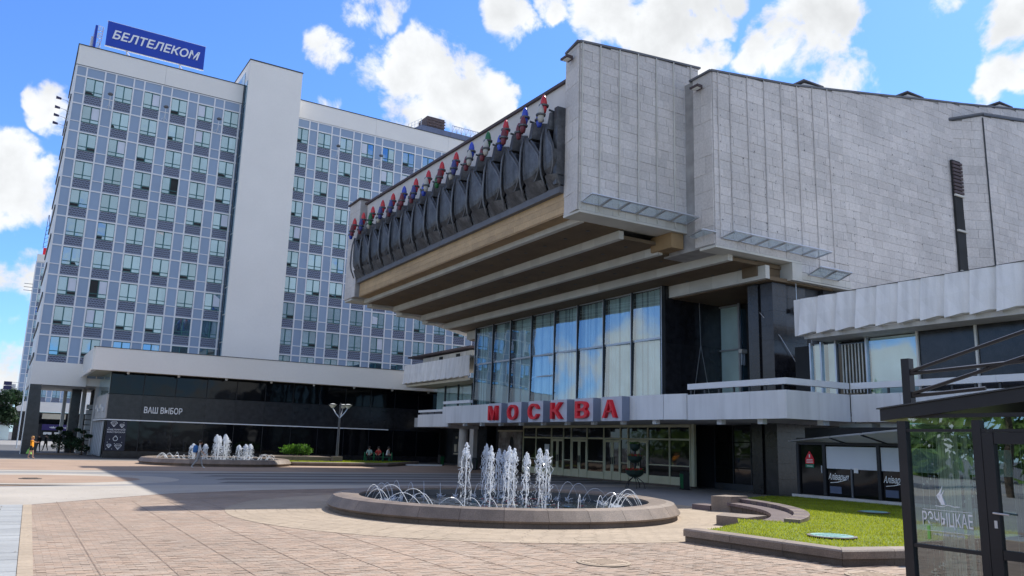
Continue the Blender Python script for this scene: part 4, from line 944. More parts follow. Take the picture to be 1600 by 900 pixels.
for i, yv in enumerate(GM): MB().box(30.84, 31.2, yv - .055, yv + .055, 4.62, 11.5).build('mullion', 'dark_metal', gw, GO); MB().box(30.825, 30.839, yv - .02, yv + .03, 4.62, 11.48).build('mullion_trim', 'alu', gw, GO)
for a, b in zip(GM[1:], GM): MB().box(30.95, 31.07, a + .056, b - .056, 8.40, 8.52).build('transom', 'alu', gw, GO); MB().box(30.96, 31.06, a + .056, b - .056, 11.44, 11.5).build('head_rail', 'alu', gw, GO)
MB().box(30.96, 31.06, GM[4] + .056, GM[3] - .056, 6.9, 6.98).build('transom', 'alu', gw, GO)
cp('dark_room_wall', 'dark_room', 32.6, 32.8, 35.3, 58.4, 3.5, 11.6)
for k in range(4): cp('black_wall_slab', 'black_stone', 31.0 + .06 + k * 1.13, 31.06 + (k + 1) * 1.13 - .01, 35.2, 35.32, 4.6, 8.15); cp('black_wall_slab', 'black_stone', 31.06 + k * 1.13, 31.06 + (k + 1) * 1.13 - .01, 35.2, 35.32, 8.165, 11.49)
cp('black_wall', 'black_stone', 30.95, 35.6, 35.33, 35.6, 3.5, 11.49); cp('black_wall', 'black_stone', 31.1, 35.6, 58.55, 58.8, 3.5, 11.49)
cmb(MB().tube([(33.6, 35.1, 10.9), (33.65, 35.08, 8.2), (32.9, 35.05, 4.6)], .02, 4).tube([(33.65, 35.08, 8.2), (34.4, 35.05, 4.6)], .018, 4), 'hanging_cable', 'alu')
# recessed window between glass box and pier
for z0, z1 in ((4.7, 7.95), (8.05, 10.6)): cp('recess_pane', 'glass_recess', 35.35, 35.38, 33.7, 35.15, z0, z1)
cp('recess_curtain', 'curtain', 35.45, 35.5, 33.7, 35.2, 4.7, 10.6); cp('recess_frame', 'alu', 35.28, 35.4, 33.55, 33.69, 4.6, 10.75); cp('recess_frame', 'alu', 35.28, 35.4, 33.7, 35.19, 10.61, 10.7); cp('recess_frame', 'alu', 35.28, 35.4, 33.7, 35.19, 7.96, 8.04)
for a, b in ((35.45, 36.4), (36.45, 37.4)):
    for z0, z1 in ((4.7, 7.0), (7.1, 10.4)): cp('recess_pane', 'win_glass', a, b, 33.5, 33.54, z0, z1)
cp('recess_back', 'dark_room', 35.8, 38, 28, 35.2, 3.5, 10.74)
# black pier at the corner
for k in range(14):
    z0, z1 = .02 + k * .77, .02 + (k + 1) * .77 - .008
    if z1 > 10.74: z1 = 10.74
    cp('pier_slab', 'black_stone', 32.0, 33.0, 28.12, 28.9, z0, z1)
    cp('pier_slab', 'black_stone', 33.05, 34.6, 28.2, 28.6, z0, z1)
cp('pier_core', 'black_metal', 32.05, 36, 28.25, 29.6, 0, 10.74); cp('pier_slab', 'black_stone', 34.62, 37.5, 28.3, 28.6, 0, 10.74); cp('pier_slab', 'black_stone', 31.9, 32.04, 29.0, 29.7, 0, 10.74)
cmb(MB().tube([(34.9 + .62 * cos(a * pi / 12), 28.1, 5.9 + .62 * sin(a * pi / 12)) for a in range(25)], .035, 5), 'wall_hoop', 'dark_metal'); cmb(MB().tube([(34.9, 28.15, 4.6), (34.9, 28.15, 5.3)], .05, 5).tube([(34.9, 28.15, 6.5), (34.9, 28.15, 8.3)], .02, 5), 'hoop_post', 'alu')
cmb(MB().tube([(31.9, 28.9, 9.2), (32.4, 28.05, 7.9), (34.4, 28.02, 5.6)], .018, 4), 'hanging_cable', 'alu')
fl = thing('pier_floodlight', 'grey floodlight hanging from a thin rod in front of the black pier', 'floodlight', (33.9, 28.0, 9.4))
MB().tube([(-.35, -.1, 0), (-.35, -.1, 1.4)], .02, 5).tube([(-.35, -.1, 0), (.2, -.15, .1)], .025, 5).build('rod', 'alu', fl); MB().box(.1, .3, -.3, 0, -.15, .25).build('lamp_head', 'lamp_cover', fl); MB().box(-.5, -.25, -.2, 0, -.12, .1).build('driver_box', 'grey_ledge', fl)
sp = thing('wall_speaker', 'small grey fitting with three hanging tubes beside the recessed window', 'fitting', (35.1, 33.3, 7.7)); MB().box(-.2, .25, -.25, 0, .0, .22).build('box', 'lamp_cover', sp)
for x in (-.1, .03, .16): MB().tube([(x, -.12, -.02), (x, -.12, -.7)], .03, 5).build('tube', 'alu', sp)

# canopy over the entrance: cladding panels, cap rails, soffit
def front_run(pts, z0, z1, pw, mat='metal_panel', name='canopy_panel', th=.12):
    for (x0, y0), (x1, y1) in zip(pts, pts[1:]):
        L = hypot(x1 - x0, y1 - y0); u = ((x1 - x0) / L, (y1 - y0) / L); n = max(1, round(L / pw)); ang = atan2(u[1], u[0])
        for k in range(n):
            a, b = L * k / n, L * (k + 1) / n - .012
            link(name, unit(mat), cine, (x0 + u[0] * a - CO[0], y0 + u[1] * a - CO[1], z0 - CO[2]), ang, (b - a, th, z1 - z0))
front_run([(26.0, 54.0), (26.0, 29.7)], 3.48, 4.68, 2.02); front_run([(26.0, 29.66), (26.3, 28.4)], 3.48, 4.68, 1.3)
front_run([(26.3, 28.37), (26.3, 22.6)], 3.46, 4.62, 1.9); front_run([(26.31, 22.58), (30.2, 22.5)], 3.46, 4.62, 2); front_run([(30.2, 22.46), (30.2, 4.0)], 3.46, 4.62, 2.3)
front_run([(26.5, 59.5), (26.5, 54.05)], 3.25, 4.2, 1.8); front_run([(34, 59.55), (26.5, 59.55)], 3.25, 4.2, 2.5)
for q in ([(26.32, 28.37), (26.32, 22.6)], [(26.33, 22.58), (30.2, 22.5)], [(30.22, 22.46), (30.22, 4)]): front_run(q, 4.86, 5.12, 6, 'white_metal', 'cap_rail', .25); 
front_run([(26.02, 54.0), (26.02, 49.8)], 4.86, 5.06, 5, 'white_metal', 'cap_rail', .25); front_run([(26.52, 59.5), (26.52, 54.05)], 4.38, 4.55, 6, 'white_metal', 'cap_rail', .25)
for k in range(7): cp('rail_stub', 'dark_metal', 26.4, 26.46, 22.8 + k * .9, 22.88 + k * .9, 4.62, 4.86)
for k in range(20): cp('rail_stub', 'dark_metal', 30.3, 30.36, 4.5 + k * .9, 4.58 + k * .9, 4.62, 4.86)
for k in range(5): cp('rail_stub', 'dark_metal', 26.6, 26.66, 54.3 + k * 1.2, 54.38 + k * 1.2, 4.2, 4.38)
cmb(MB().prism([(26.13, 29.6), (26.43, 28.4), (26.43, 22.72), (30.33, 22.62), (30.33, 4), (38, 4), (38, 59.4), (26.65, 59.4), (26.65, 54), (26.13, 54)], 3.52, 3.7), 'canopy_soffit', 'conc')
cmb(MB().prism([(26.13, 29.6), (26.43, 28.4), (26.43, 22.72), (30.33, 22.62), (30.33, 4), (38, 4), (38, 59.4), (26.65, 59.4), (26.65, 54), (26.13, 54)], 4.0, 4.55), 'canopy_deck', 'grey_ledge')
for k in range(9): cp('downlight', 'white_metal', 26.3, 26.55, 30.6 + k * 2.55, 30.85 + k * 2.55, 3.28, 3.515)
for y in (24.2, 26.6): cp('downlight', 'white_metal', 26.7, 26.95, y, y + .3, 3.26, 3.515)
cp('downlight', 'white_metal', 28.9, 29.3, 22.9, 23.2, 3.28, 3.515)
for y in (55, 57.2, 58.6): cp('downlight', 'white_metal', 26.9, 27.2, y, y + .9, 3.32, 3.515)
# red letters on their boxes
sg = thing('cinema_sign', 'six red letters on grey-white boxes along the canopy front', 'sign', (25.9, 40, 3.45)); SO = (25.9, 40, 3.45)
for i, ch in enumerate('МОСКВА'):
    y1 = 46.1 - 2.44 * i; w = 1.65
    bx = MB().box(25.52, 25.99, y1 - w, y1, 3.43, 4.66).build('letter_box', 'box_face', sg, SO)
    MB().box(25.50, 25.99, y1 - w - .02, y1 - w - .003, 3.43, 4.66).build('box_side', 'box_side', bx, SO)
    o = link('letter', text_fit(ch, 1.12, .92, 'red', .10, .014), bx, (25.42 - SO[0], y1 - .22 - SO[1], 3.58 - SO[2])); o.rotation_euler = R_WEST

# entrance doors and windows
ent = thing('entrance_front', 'olive-cream framed entrance with four double doors and dark glass under the canopy', 'entrance', (32, 43.5, 0)); EO = (32, 43.5, 0)
DM = [52.24, 50.45, 48.41, 46.88, 45.95, 44.1, 42.28, 40.56, 39.8, 37.92, 36.0, 34.3]
isdoor = {2: 1, 4: 1, 6: 1, 8: 1}
def ep(n, m, *b): return piece(n, m, *b, ent, EO)
for k, (y1, y0) in enumerate(zip(DM, DM[1:])):
    ep('top_pane', 'glass_door', 32.0, 32.03, y0 + .04, y1 - .04, 2.7, 3.34); ep('lintel', 'door_frame', 31.95, 32.06, y0 + .035, y1 - .035, 3.34, 3.5); ep('transom', 'door_frame', 31.95, 32.06, y0 + .035, y1 - .035, 2.6, 2.7)
    if k in isdoor:
        h = (y1 - y0) / 2
        for s in (0, 1):
            a, b = y0 + .05 + s * (h - .03), y0 + .05 + s * (h - .03) + h - .08
            d = MB().box(31.96, 32.03, a, a + .12, .1, 2.58).box(31.96, 32.03, b - .12, b, .1, 2.58).box(31.96, 32.03, a + .12, b - .12, .1, .62).box(31.96, 32.03, a + .12, b - .12, 2.42, 2.58).build('door_leaf', 'door_frame', ent, EO)
            MB().box(31.985, 32.01, a + .12, b - .12, .62, 2.42).build('pane', 'glass_door', d, EO)
            hy = b - .1 if s == 0 else a + .04
            MB().box(31.88, 31.93, hy, hy + .05, 1.05, 1.5).build('handle', 'black_metal', d, EO)
    else:
        ep('pane', 'glass_door', 32.0, 32.03, y0 + .04, y1 - .04, 1.2, 2.6); ep('rail', 'door_frame', 31.96, 32.05, y0 + .035, y1 - .035, 1.14, 1.2)
        ep('low_pane', 'glass_door', 32.0, 32.03, y0 + .04, y1 - .04, .55, 1.14); ep('base_panel', 'door_frame', 31.97, 32.05, y0 + .035, y1 - .035, .1, .55)
for y in DM: ep('frame_post', 'door_frame', 31.93, 32.07, y - .035, y + .035, .1, 3.5)
ep('end_post', 'door_frame', 31.93, 32.1, 33.95, 34.2, .1, 3.5); ep('threshold', 'granite_d', 31.7, 32.2, 34, 52.4, 0, .1)
pa = MB().box(0, .012, -1.2, 1.2, 0, 1); 
ep('notice', 'white_paper', 31.97, 31.985, 48.7, 49.3, 1.75, 2.2)
# dark glazing to the right of the doors, poster wall and columns to the left
for k, (a, b) in enumerate(((29.6, 31.2), (31.25, 32.5), (32.55, 33.9))):
    for z0, z1 in ((.35, 1.15), (1.2, 2.55), (2.6, 3.5)): cp('dark_pane', 'glass_door', 33.5, 33.53, a, b, z0, z1)
    cp('dark_bar', 'dark_metal', 33.45, 33.56, b + .002, b + .048, .1, 3.5)
cp('dark_sill', 'dark_metal', 33.4, 33.6, 29.6, 33.9, .0, .34); cp('foyer_dark', 'dark_room', 33.9, 37, 29.8, 59, 0, 3.5)
cp('poster_wall', 'black_stone', 32.3, 32.5, 52.4, 57.0, 0, 3.5)
po = thing('poster_board', 'faded brown and white theatre poster board left of the entrance doors', 'poster', (32.2, 54.6, .9)); MB().box(-.02, .06, -1.7, 1.75, 0, 2.15).build('board', 'poster', po); MB().box(-.06, .08, -1.8, 1.85, 2.16, 2.3).build('head_board', 'cream', po)
MB().lathe([(0, 0), (.3, .1), (.34, .5), (.2, .9), (.05, 1.0)], 10).build('printed_figure', 'dark_room', po).matrix_local = Matrix.Translation((-.03, -.3, .8)) @ Matrix.Diagonal((.02, 1, 1, 1))
cp('foyer_pier', 'black_stone', 32, 33, 58, 59.6, 0, 3.5); cp('foyer_pier', 'conc', 33.0, 33.5, 62.2, 62.9, 0, 3.5)
for x, y in ((33.6, 65.2),): cmb(MB().lathe([(0, 0), (.45, 0), (.42, 3.5), (0, 3.5)], 16, (x, y, 0)), 'column', 'conc')
cp('back_wall', 'dark_room', 38, 38.3, 59, 80, 0, 7.2)
nb = thing('notice_board', 'dark board with small pale pictures beside the round column', 'notice board', (35.6, 70.2, .9)); MB().box(-.03, .05, -1.1, 1.1, 0, 2.2).build('board', 'dark_metal', nb)
for (y, z, w, h) in ((-.6, 1.5, .35, .3), (.1, 1.6, .4, .2), (-.5, .4, .4, .9), (.2, .35, .5, .7), (-.2, .1, 1.0, .12)): MB().box(-.05, -.031, y, y + w, z, z + h).build('picture', 'cream', nb)

# wings: moulded white parapets, window bands
def flutes(y0, y1, x, z0, z1, n, name='fluted_panel'):
    for k in range(n):
        a, b = y0 + (y1 - y0) * k / n, y0 + (y1 - y0) * (k + 1) / n; s = 1 if b > a else -1
        m = a + (b - a) * .62; mb = MB(); e = .008 * s
        # top edge nearly straight, lower edge thrown forward at one side like a fold
        T = [(x + .02, a + e, z1), (x + .06, m, z1), (x + .10, b - e, z1)]; B = [(x - .22, a + e, z0 + .0), (x - .02, m, z0 + .14), (x + .10, b - e, z0 + .12)]; Mi = [(x - .10, a + e, (z0 + z1) / 2), (x + .01, m, (z0 + z1) / 2 + .1), (x + .10, b - e, (z0 + z1) / 2)]
        for A_, B_ in ((T, Mi), (Mi, B)):
            for i in range(2): mb.quad(A_[i], A_[i + 1], B_[i + 1], B_[i])
        mb.quad(T[0], Mi[0], (x + .3, a + e, Mi[0][2]), (x + .3, a + e, z1)); mb.quad(Mi[0], B[0], (x + .3, a + e, z0), (x + .3, a + e, Mi[0][2]))
        for i in range(2): mb.quad(B[i], B[i + 1], (x + .3, B[i + 1][1], z0 + .1), (x + .3, B[i][1], z0 + .1)); mb.quad(T[i], (x + .3, T[i][1], z1), (x + .3, T[i + 1][1], z1), T[i + 1])
        cmb(mb, name, 'flute')
flutes(24.75, 4.0, 30.0, 7.38, 9.12, 21); flutes(73.3, 59.8, 31.0, 7.55, 9.4, 11)
cp('wing_edge', 'flute', 29.98, 34, 24.76, 25.1, 7.4, 9.1); cp('wing_soffit', 'conc', 30.2, 36, 4, 24.75, 7.25, 7.45); cp('wing_deck', 'conc', 30.3, 40, 4, 25, 8.9, 9.08); cp('wing_stain', 'dark_metal', 30.05, 30.3, 4, 24.7, 9.121, 9.15)
cp('wing_soffit', 'cream', 31.2, 38, 59.8, 73.2, 7.3, 7.5); cp('wing_deck', 'conc', 31.3, 38, 59.8, 73.2, 9.2, 9.38); cp('wing_edge', 'flute', 31, 38, 73.3, 73.5, 7.55, 9.38)
EM = [25.46, 24.86, 24.06, 22.47, 20.06, 17.61, 15.2, 12.8]
for i, (a, b) in enumerate(zip(EM, EM[1:])):
    if i == 1: cp('wing_pane', 'glass_hall', 31.5, 31.53, b + .04, a - .04, 4.7, 7.1); cp('wing_curtain', 'curtain', 31.9, 31.95, b + .04, a - .04, 4.7, 7.2)
    elif i == 2:
        cp('wing_pane', 'glass_door', 31.5, 31.53, b + .04, a - .04, 4.7, 7.1)
        for j in range(7): cp('curtain_strip', 'curtain_w', 31.44, 31.49, b + .2 + j * .17, b + .2 + j * .17 + rnd.uniform(.02, .06), 4.8, 7.0)
    elif i in (0, 3): cp('wing_pane', 'glass_hall', 31.5, 31.53, b + .04, a - .04, 4.7, 7.1); cp('wing_curtain', 'curtain', 31.7, 31.75, b + .04, a - .04, 4.7, 7.2)
    else: cp('black_wall_slab', 'black_stone', 31.5, 31.7, b + .03, a - .03, 4.6, 7.24)
    cp('wing_bar', 'alu' if i < 4 else 'lamp_cover', 31.4, 31.56, a - .045, a + .035, 4.6, 7.24)
cp('wing_room', 'dark_room', 32.2, 38, 4, 27, 3.72, 7.24)
for k in range(4):
    cp('wing_pane', 'glass_hall', 33.0, 33.03, 60 + k * 2.7 + .06, 62.64 + k * 2.7, 4.6, 7.2); cp('wing_bar', 'dark_metal', 32.92, 33.06, 60 + k * 2.7 - .06, 60 + k * 2.7 + .055, 4.4, 7.3); cp('wing_curtain', 'curtain', 33.4, 33.45, 60 + k * 2.7 + .06, 62.64 + k * 2.7, 4.5, 7.2)
cp('wing_room', 'dark_room', 33.8, 38, 59, 71, 3.6, 7.25); cp('wing_floor', 'conc', 32.6, 38, 59.5, 74, 3.5, 4.4)
# stone box with thin roof on the far wing
cp('roof_box', 'conc', 35, 39, 66.5, 78, 9.3, 10.7); cp('roof_box_lid', 'rust', 34.3, 40, 66, 80.5, 10.9, 11.05)
for k in range(9):
    for r in range(3): cp('box_block', 'stone_lite' if (k + r) % 3 else 'conc', 34.93, 34.999, 66.6 + k * 1.25, 67.8 + k * 1.25, 9.4 + r * .46, 9.82 + r * .46)
for y in (69.2, 73): cp('box_opening', 'dark_room', 34.88, 34.929, y, y + .8, 9.5, 10.6)

# ------------------------------------------------------------------ bell reliefs with glass lamps along the front
def bell_mesh():
    mb = MB(); m = 9
    # cupped shield: a bulging sheet whose upper edge sweeps down to the right in a curve, lower end tucked in
    g = []
    for s_ in [k / 11 for k in range(12)]:
        row = []
        for k in range(m + 1):
            t = k / m; y = .92 - 1.72 * t
            top = 17.85 - 1.5 * t ** 1.8; z = top + (15.0 + .75 * t ** 3 - top) * s_
            bul = .34 + .15 * sin(pi * min(1, .25 + .75 * s_) * .95) * (.5 + .5 * sin(pi * (.1 + .8 * t)))
            row.append((-bul + (.36 * max(0, s_ - .8) / .2), y + .10 * s_ * t, z))
        g.append(row)
    for i in range(len(g) - 1):
        for k in range(m): mb.quad(g[i][k], g[i + 1][k], g[i + 1][k + 1], g[i][k + 1])
    for i in range(len(g) - 1): mb.quad(g[i][m], g[i + 1][m], (.15, g[i + 1][m][1], g[i + 1][m][2]), (.15, g[i][m][1], g[i][m][2])); mb.quad(g[i][0], (.15, g[i][0][1], g[i][0][2]), (.15, g[i + 1][0][1], g[i + 1][0][2]), g[i + 1][0])
    return mb.mesh('bell_body', 'bronze', True)
def rib_mesh():
    mb = MB(); mb.tube([(-.38, .92, 17.85), (-.55, .92, 17.2), (-.60, .92, 16.4), (-.60, .92, 15.7), (-.50, .95, 15.2), (-.34, 1.0, 14.9), (-.2, 1.05, 14.62)], [.05, .06, .065, .065, .06, .055, .04], 6)
    pts = [(-.62, .90 - 1.42 * t, 17.97 - 1.55 * t ** 1.7) for t in (0, .2, .4, .6, .8)]
    mb.tube([(-.33, .86, 17.82), (-.42, .55, 17.7), (-.55, .15, 17.3), (-.56, -.3, 16.85), (-.50, -.66, 16.4), (-.50, -.78, 16.0), (-.44, -.66, 15.6), (-.36, -.3, 15.25), (-.3, .2, 15.05)], [.03, .035, .04, .045, .05, .05, .05, .045, .04], 5)
    return mb.mesh('bell_rib', 'bronze_rib', True)
def lip_mesh():
    mb = MB()
    for k in range(6):
        a, b = .92 - 1.84 * k / 6, .92 - 1.84 * (k + 1) / 6; da, db = .42 * sin(pi * (.1 + .8 * k / 6)), .42 * sin(pi * (.1 + .8 * (k + 1) / 6))
        mb.quad((-.14 - da, a, 15.08), (-.02, a + .1, 14.5), (-.02, b + .1, 14.5), (-.14 - db, b, 15.08)); mb.quad((.15, a, 15.08), (-.14 - da, a, 15.08), (-.14 - db, b, 15.08), (.15, b, 15.08))
    return mb.mesh('bell_lip', 'bronze')
def frame_mesh():
    mb = MB(); mb.hexa([(-.5, .02, 17.5), (.6, -.1, 17.5), (.6, .3, 17.5), (-.5, .3, 17.5)], [(-.35, .06, 18.42), (.6, -.1, 18.5), (.6, .3, 18.5), (-.35, .3, 18.42)])
    return mb.mesh('bracket', 'bronze')
def cap_mesh(s, mat): return MB().lathe([(0, -.42 * s), (.13 * s, -.42 * s), (.19 * s, -.2 * s), (.21 * s, .1 * s), (.2 * s, .3 * s), (.14 * s, .55 * s), (.05 * s, .72 * s), (0, .74 * s)], 12).mesh('lamp_glass', mat, True)
def ring_mesh(s): return MB().lathe([(.2 * s, -.06), (.30 * s, -.05), (.31 * s, .05), (.2 * s, .06)], 12).mesh('lamp_ring', 'bronze')
BM, RM_, LM, FM = bell_mesh(), rib_mesh(), lip_mesh(), frame_mesh(); RG = ring_mesh(1.0)
CAPM = {k: cap_mesh(1.0, 'lamp_' + k) for k in ('red', 'blue', 'green', 'white', 'maroon', 'navy')}
# from the far (left) end to the near end: top, left low, right low, body of the top lamp
LAMPS = [('red', 'blue', 'maroon'), ('red', 'maroon', 'navy'), ('red', 'white', 'green'), ('red', 'white', 'navy'), ('red', 'maroon', 'navy'), ('blue', 'maroon', 'maroon'), ('red', 'maroon', 'navy'),
         ('red', 'blue', 'white'), ('red', 'green', 'maroon'), ('red', 'white', 'navy'), ('blue', 'maroon', 'white'), ('green', 'maroon', 'white'), ('red', 'blue', 'maroon'), ('blue', 'maroon', 'maroon'), ('red', 'blue', 'white')]
cname = {'red': 'red', 'blue': 'blue', 'green': 'green', 'white': 'milky', 'maroon': 'dull red', 'navy': 'dull blue'}
ords = ['farthest', 'second', 'third', 'fourth', 'fifth', 'sixth', 'seventh', 'eighth', 'ninth', 'tenth', 'eleventh', 'twelfth', 'thirteenth', 'fourteenth', 'nearest']
for i in range(15):
    y = 59.4 - 1.984 * i; a, b, c = LAMPS[i]
    if i in (0, 14): lb = '%s bell relief of the row, %s lamp over %s and %s ones' % (ords[i], cname[a], cname[b], cname[c])
    else: lb = '%s bell relief from the far end, %s lamp over %s and %s ones' % (ords[i], cname[a], cname[b], cname[c])
    t = thing('bell_relief', lb, 'wall relief', (20.75, y - .55, 0), 0, 'bell reliefs with lamps along the cinema front')
    link('bell_body', BM, t); link('bell_rib', RM_, t); link('bell_lip', LM, t); link('bracket', FM, t)
    for cl, x, yy, z, s in ((a, -.62, .50, 18.74, .84), (b, -.70, .96, 18.05, .78), (c, -.86, .28, 18.16, .80)):
        l = link('lamp_glass', CAPM[cl], t, (x, yy, z), 0, (s, s, s)); r = link('lamp_ring', RG, l, (0, 0, .02))
    if i == 14:                                               # the last one is cut short by the stone wall
        t.scale = (1, .56, 1); t.location.y = 31.49
        for ch in t.children:
            if ch.name.startswith('lamp_glass'): ch.scale.y /= .56
    l = link('lamp_arm', MB().tube([(.2, 0, 0), (-.3, .0, .05)], .06, 5).mesh('lamp_arm', 'bronze') if i == 0 else bpy.data.meshes['lamp_arm'], t, (0, .52, 18.6))

# ------------------------------------------------------------------ cafe under the wing, awning
cf = thing('cafe_front', 'dark glazed cafe front with pale blinds and white script lettering below the canopy', 'cafe', (29, 21.5, 0)); CFO = (29, 21.5, 0)
def fp(n, m, *b, par=None): return piece(n, m, *b, par or cf, CFO)
fp('plinth', 'conc', 28.8, 31.9, 8, 24.6, 0, .36); fp('head_beam', 'black_metal', 28.95, 29.2, 8, 24.4, 2.46, 2.75)
posts = [24.34, 22.98, 20.42, 17.8, 15.2, 12.6, 10]
for a, b in zip(posts, posts[1:]):
    fp('post', 'black_metal', 28.93, 29.12, a - .07, a + .07, .36, 2.46)
    if a < 24:
        m = (a + b) / 2
        for q, r in ((m + .03, a - .07), (b + .07, m - .03)): fp('pane', 'glass_black', 29.02, 29.05, q, r, .38, 2.44)
        fp('thin_post', 'grey_ledge', 28.96, 29.06, m - .03, m + .03, .36, 1.52); fp('blind', 'blind', 28.99, 29.015, b + .09, a - .09, 1.5, 2.4)
        for k in range(1):
            o = link('script_lettering', text_fit('Аліварыя', 1.0, .34, 'letter_white', .004, .008, .35), cf, (28.985 - CFO[0], a - .15 - CFO[1], .98)); o.rotation_euler = R_WEST
            MB().tube([(28.985, a - .25, .92), (28.985, a - .6, .96), (28.985, a - 1.0, 1.06)], .018, 4).build('underline', 'letter_white', cf, CFO)
        fp('low_board', 'slate', 29.0, 29.018, a - .75, a - .2, .5, .78)
    else:
        fp('pane', 'glass_black', 29.02, 29.05, b + .07, a - .07, .38, 2.44); fp('handle', 'alu', 28.94, 28.97, b + .12, b + .16, 1.3, 1.6)
fp('white_tag', 'white_paper', 28.97, 28.985, 21.38, 21.58, 1.36, 1.56); fp('side_wall', 'black_metal', 29.1, 31.9, 24.3, 24.42, .36, 2.7); fp('cafe_room', 'dark_room', 29.3, 31.9, 8, 24.2, .36, 3.2)
stk = thing('door_sticker', 'red house-shaped sticker with a green foot on the cafe door glass', 'sticker', (29.0, 23.75, 1.5))
for nm, prof, m in (('red_field', [(-.22, .16), (.22, .16), (.22, .38), (0.02, .68), (-.02, .68), (-.22, .38)], 'red'), ('green_foot', [(-.22, .0), (.22, .0), (.22, .15), (-.22, .15)], 'sticker_g')): MB().prism_x([(y, z) for y, z in prof], -.012, -.002).build(nm, m, stk)
for z, w in ((.05, .3), (.2, .34), (.26, .34), (.32, .3)): MB().box(-.0145, -.0121, -w / 2, w / 2, z, z + .025).build('text_line', 'letter_white', stk)
MB().box(-.0145, -.0121, -.03, .03, .42, .55).build('mark', 'letter_white', stk)
aw = thing('awning', 'flat grey awning with dark ribs over the cafe front', 'awning', (28, 20, 2.6)); AO = (28, 20, 2.6)
ay_ = [24.75, 21.9, 20.0, 18.0, 15.4, 12.8, 10]
xf = lambda y: 28.93 - min(1, (24.8 - y) / 6.8) * 2.13
zf = lambda x: 2.58 + (28.93 - x) / 2.13 * .40
for k, (a, b) in enumerate(zip(ay_, ay_[1:])):
    A_, B_ = xf(a), xf(b + .05)
    MB().hexa([(28.93, a, 2.57), (28.93, b + .05, 2.57), (B_, b + .05, zf(B_) - .01), (A_, a, zf(A_) - .01)][::-1], [(28.93, a, 2.63), (28.93, b + .05, 2.63), (B_, b + .05, zf(B_) + .05), (A_, a, zf(A_) + .05)][::-1]).build('cloth_bay', 'awning', aw, AO)
    MB().hexa([(28.93, b - .03, 2.53), (B_ - .03, b - .03, zf(B_) - .05), (B_ - .03, b + .045, zf(B_) - .05), (28.93, b + .045, 2.53)], [(28.93, b - .03, 2.66), (B_ - .03, b - .03, zf(B_) + .08), (B_ - .03, b + .045, zf(B_) + .08), (28.93, b + .045, 2.66)]).build('rib', 'black_metal', aw, AO)
MB().tube([(28.93, 24.8, 2.6), (xf(18.0), 18.0, zf(xf(18.0)) + .02), (26.8, 10, 3.0)], .04, 5).build('edge_bar', 'alu', aw, AO)
for y in (20.6, 22.6, 17): 
    t = thing('air_conditioner', {20.6: 'pale wall unit under the canopy soffit above the awning', 22.6: 'pale flat box under the canopy soffit near the pier', 17: 'pale wall unit under the canopy far right above the awning'}[y], 'wall unit', (30.9, y, 3.0))
    MB().box(-.3, .6, -.8, .8, 0, .42).build('body', 'lamp_cover', t); MB().tube([(0, .2, .42), (0, .2, .52)], .03, 5).build('bracket', 'grey_ledge', t)

# ------------------------------------------------------------------ kiosk on the right edge
kk = thing('kiosk', 'black framed glass kiosk with a white emblem on its pane at the right edge', 'kiosk', (11.39, 5, 0)); KO = (11.39, 5, 0)
def kp(n, m, *b, par=None): return piece(n, m, *b, par or kk, KO)
X = 11.39
kp('floor_slab', 'conc', X - .1, X + 3.2, 1.0, 7.75, -.01, .12)
for y0, y1 in ((7.52, 7.66), (6.40, 6.52), (5.25, 5.37), (4.0, 4.12), (2.4, 2.52)): kp('post', 'black_metal', X - .04, X + .08, y0, y1, .12, 2.62)
for a, b in ((6.52, 7.52), (5.37, 6.40), (4.12, 5.25), (2.52, 4.0)):
    kp('head_rail', 'black_metal', X - .03, X + .07, a, b, 2.46, 2.50); kp('top_pane', 'glass_kiosk', X + .015, X + .03, a + .01, b - .01, 2.50, 2.66 + .0)
for a, b in ((6.52, 7.52), (4.12, 5.25), (2.52, 4.0)):
    kp('mid_rail', 'black_metal', X - .03, X + .07, a, b, .80, .85); kp('base_rail', 'black_metal', X - .03, X + .07, a, b, .12, .22)
    kp('pane', 'glass_kiosk', X + .015, X + .03, a + .005, b - .005, .85, 2.46); kp('low_pane', 'glass_kiosk', X + .015, X + .03, a + .005, b - .005, .22, .80)
dr = kp('door_leaf', 'black_metal', X - .035, X + .065, 6.24, 6.395, .12, 2.455)
d2 = MB().box(X - .035, X + .065, 5.375, 5.5, .12, 2.455).box(X - .035, X + .065, 5.51, 6.23, 2.3, 2.455).box(X - .035, X + .065, 5.51, 6.23, .78, .9).box(X - .035, X + .065, 5.51, 6.23, .12, .26).build('door_frame', 'black_metal', kk, KO)
kp('pane', 'glass_kiosk', X + .015, X + .03, 5.5, 6.235, .9, 2.3, par=d2); kp('pane', 'glass_kiosk', X + .015, X + .03, 5.5, 6.235, .26, .78, par=d2)
MB().tube([(X - .05, 6.29, 1.38), (X - .09, 6.29, 1.38), (X - .09, 6.08, 1.37)], .013, 6).build('handle', 'alu', d2, KO); MB().box(X - .045, X - .034, 6.27, 6.31, 1.18, 1.28).build('lock_plate', 'alu', d2, KO)
MB().hexa([(X - .06, 7.92, 2.62), (X + 3.4, 7.92, 2.62), (X + 3.4, .6, 3.44), (X - .06, .6, 3.44)][::-1], [(X - .06, 7.92, 2.80), (X + 3.4, 7.92, 2.80), (X + 3.4, .6, 3.62), (X - .06, .6, 3.62)][::-1]).build('roof', 'black_metal', kk, KO)
MB().hexa([(X - .09, 7.96, 2.80), (X + 3.4, 7.96, 2.80), (X + 3.4, .6, 3.625), (X - .09, .6, 3.625)][::-1], [(X - .09, 7.96, 2.82), (X + 3.4, 7.96, 2.82), (X + 3.4, .6, 3.65), (X - .09, .6, 3.65)][::-1]).build('roof_trim', 'dark_metal', kk, KO)
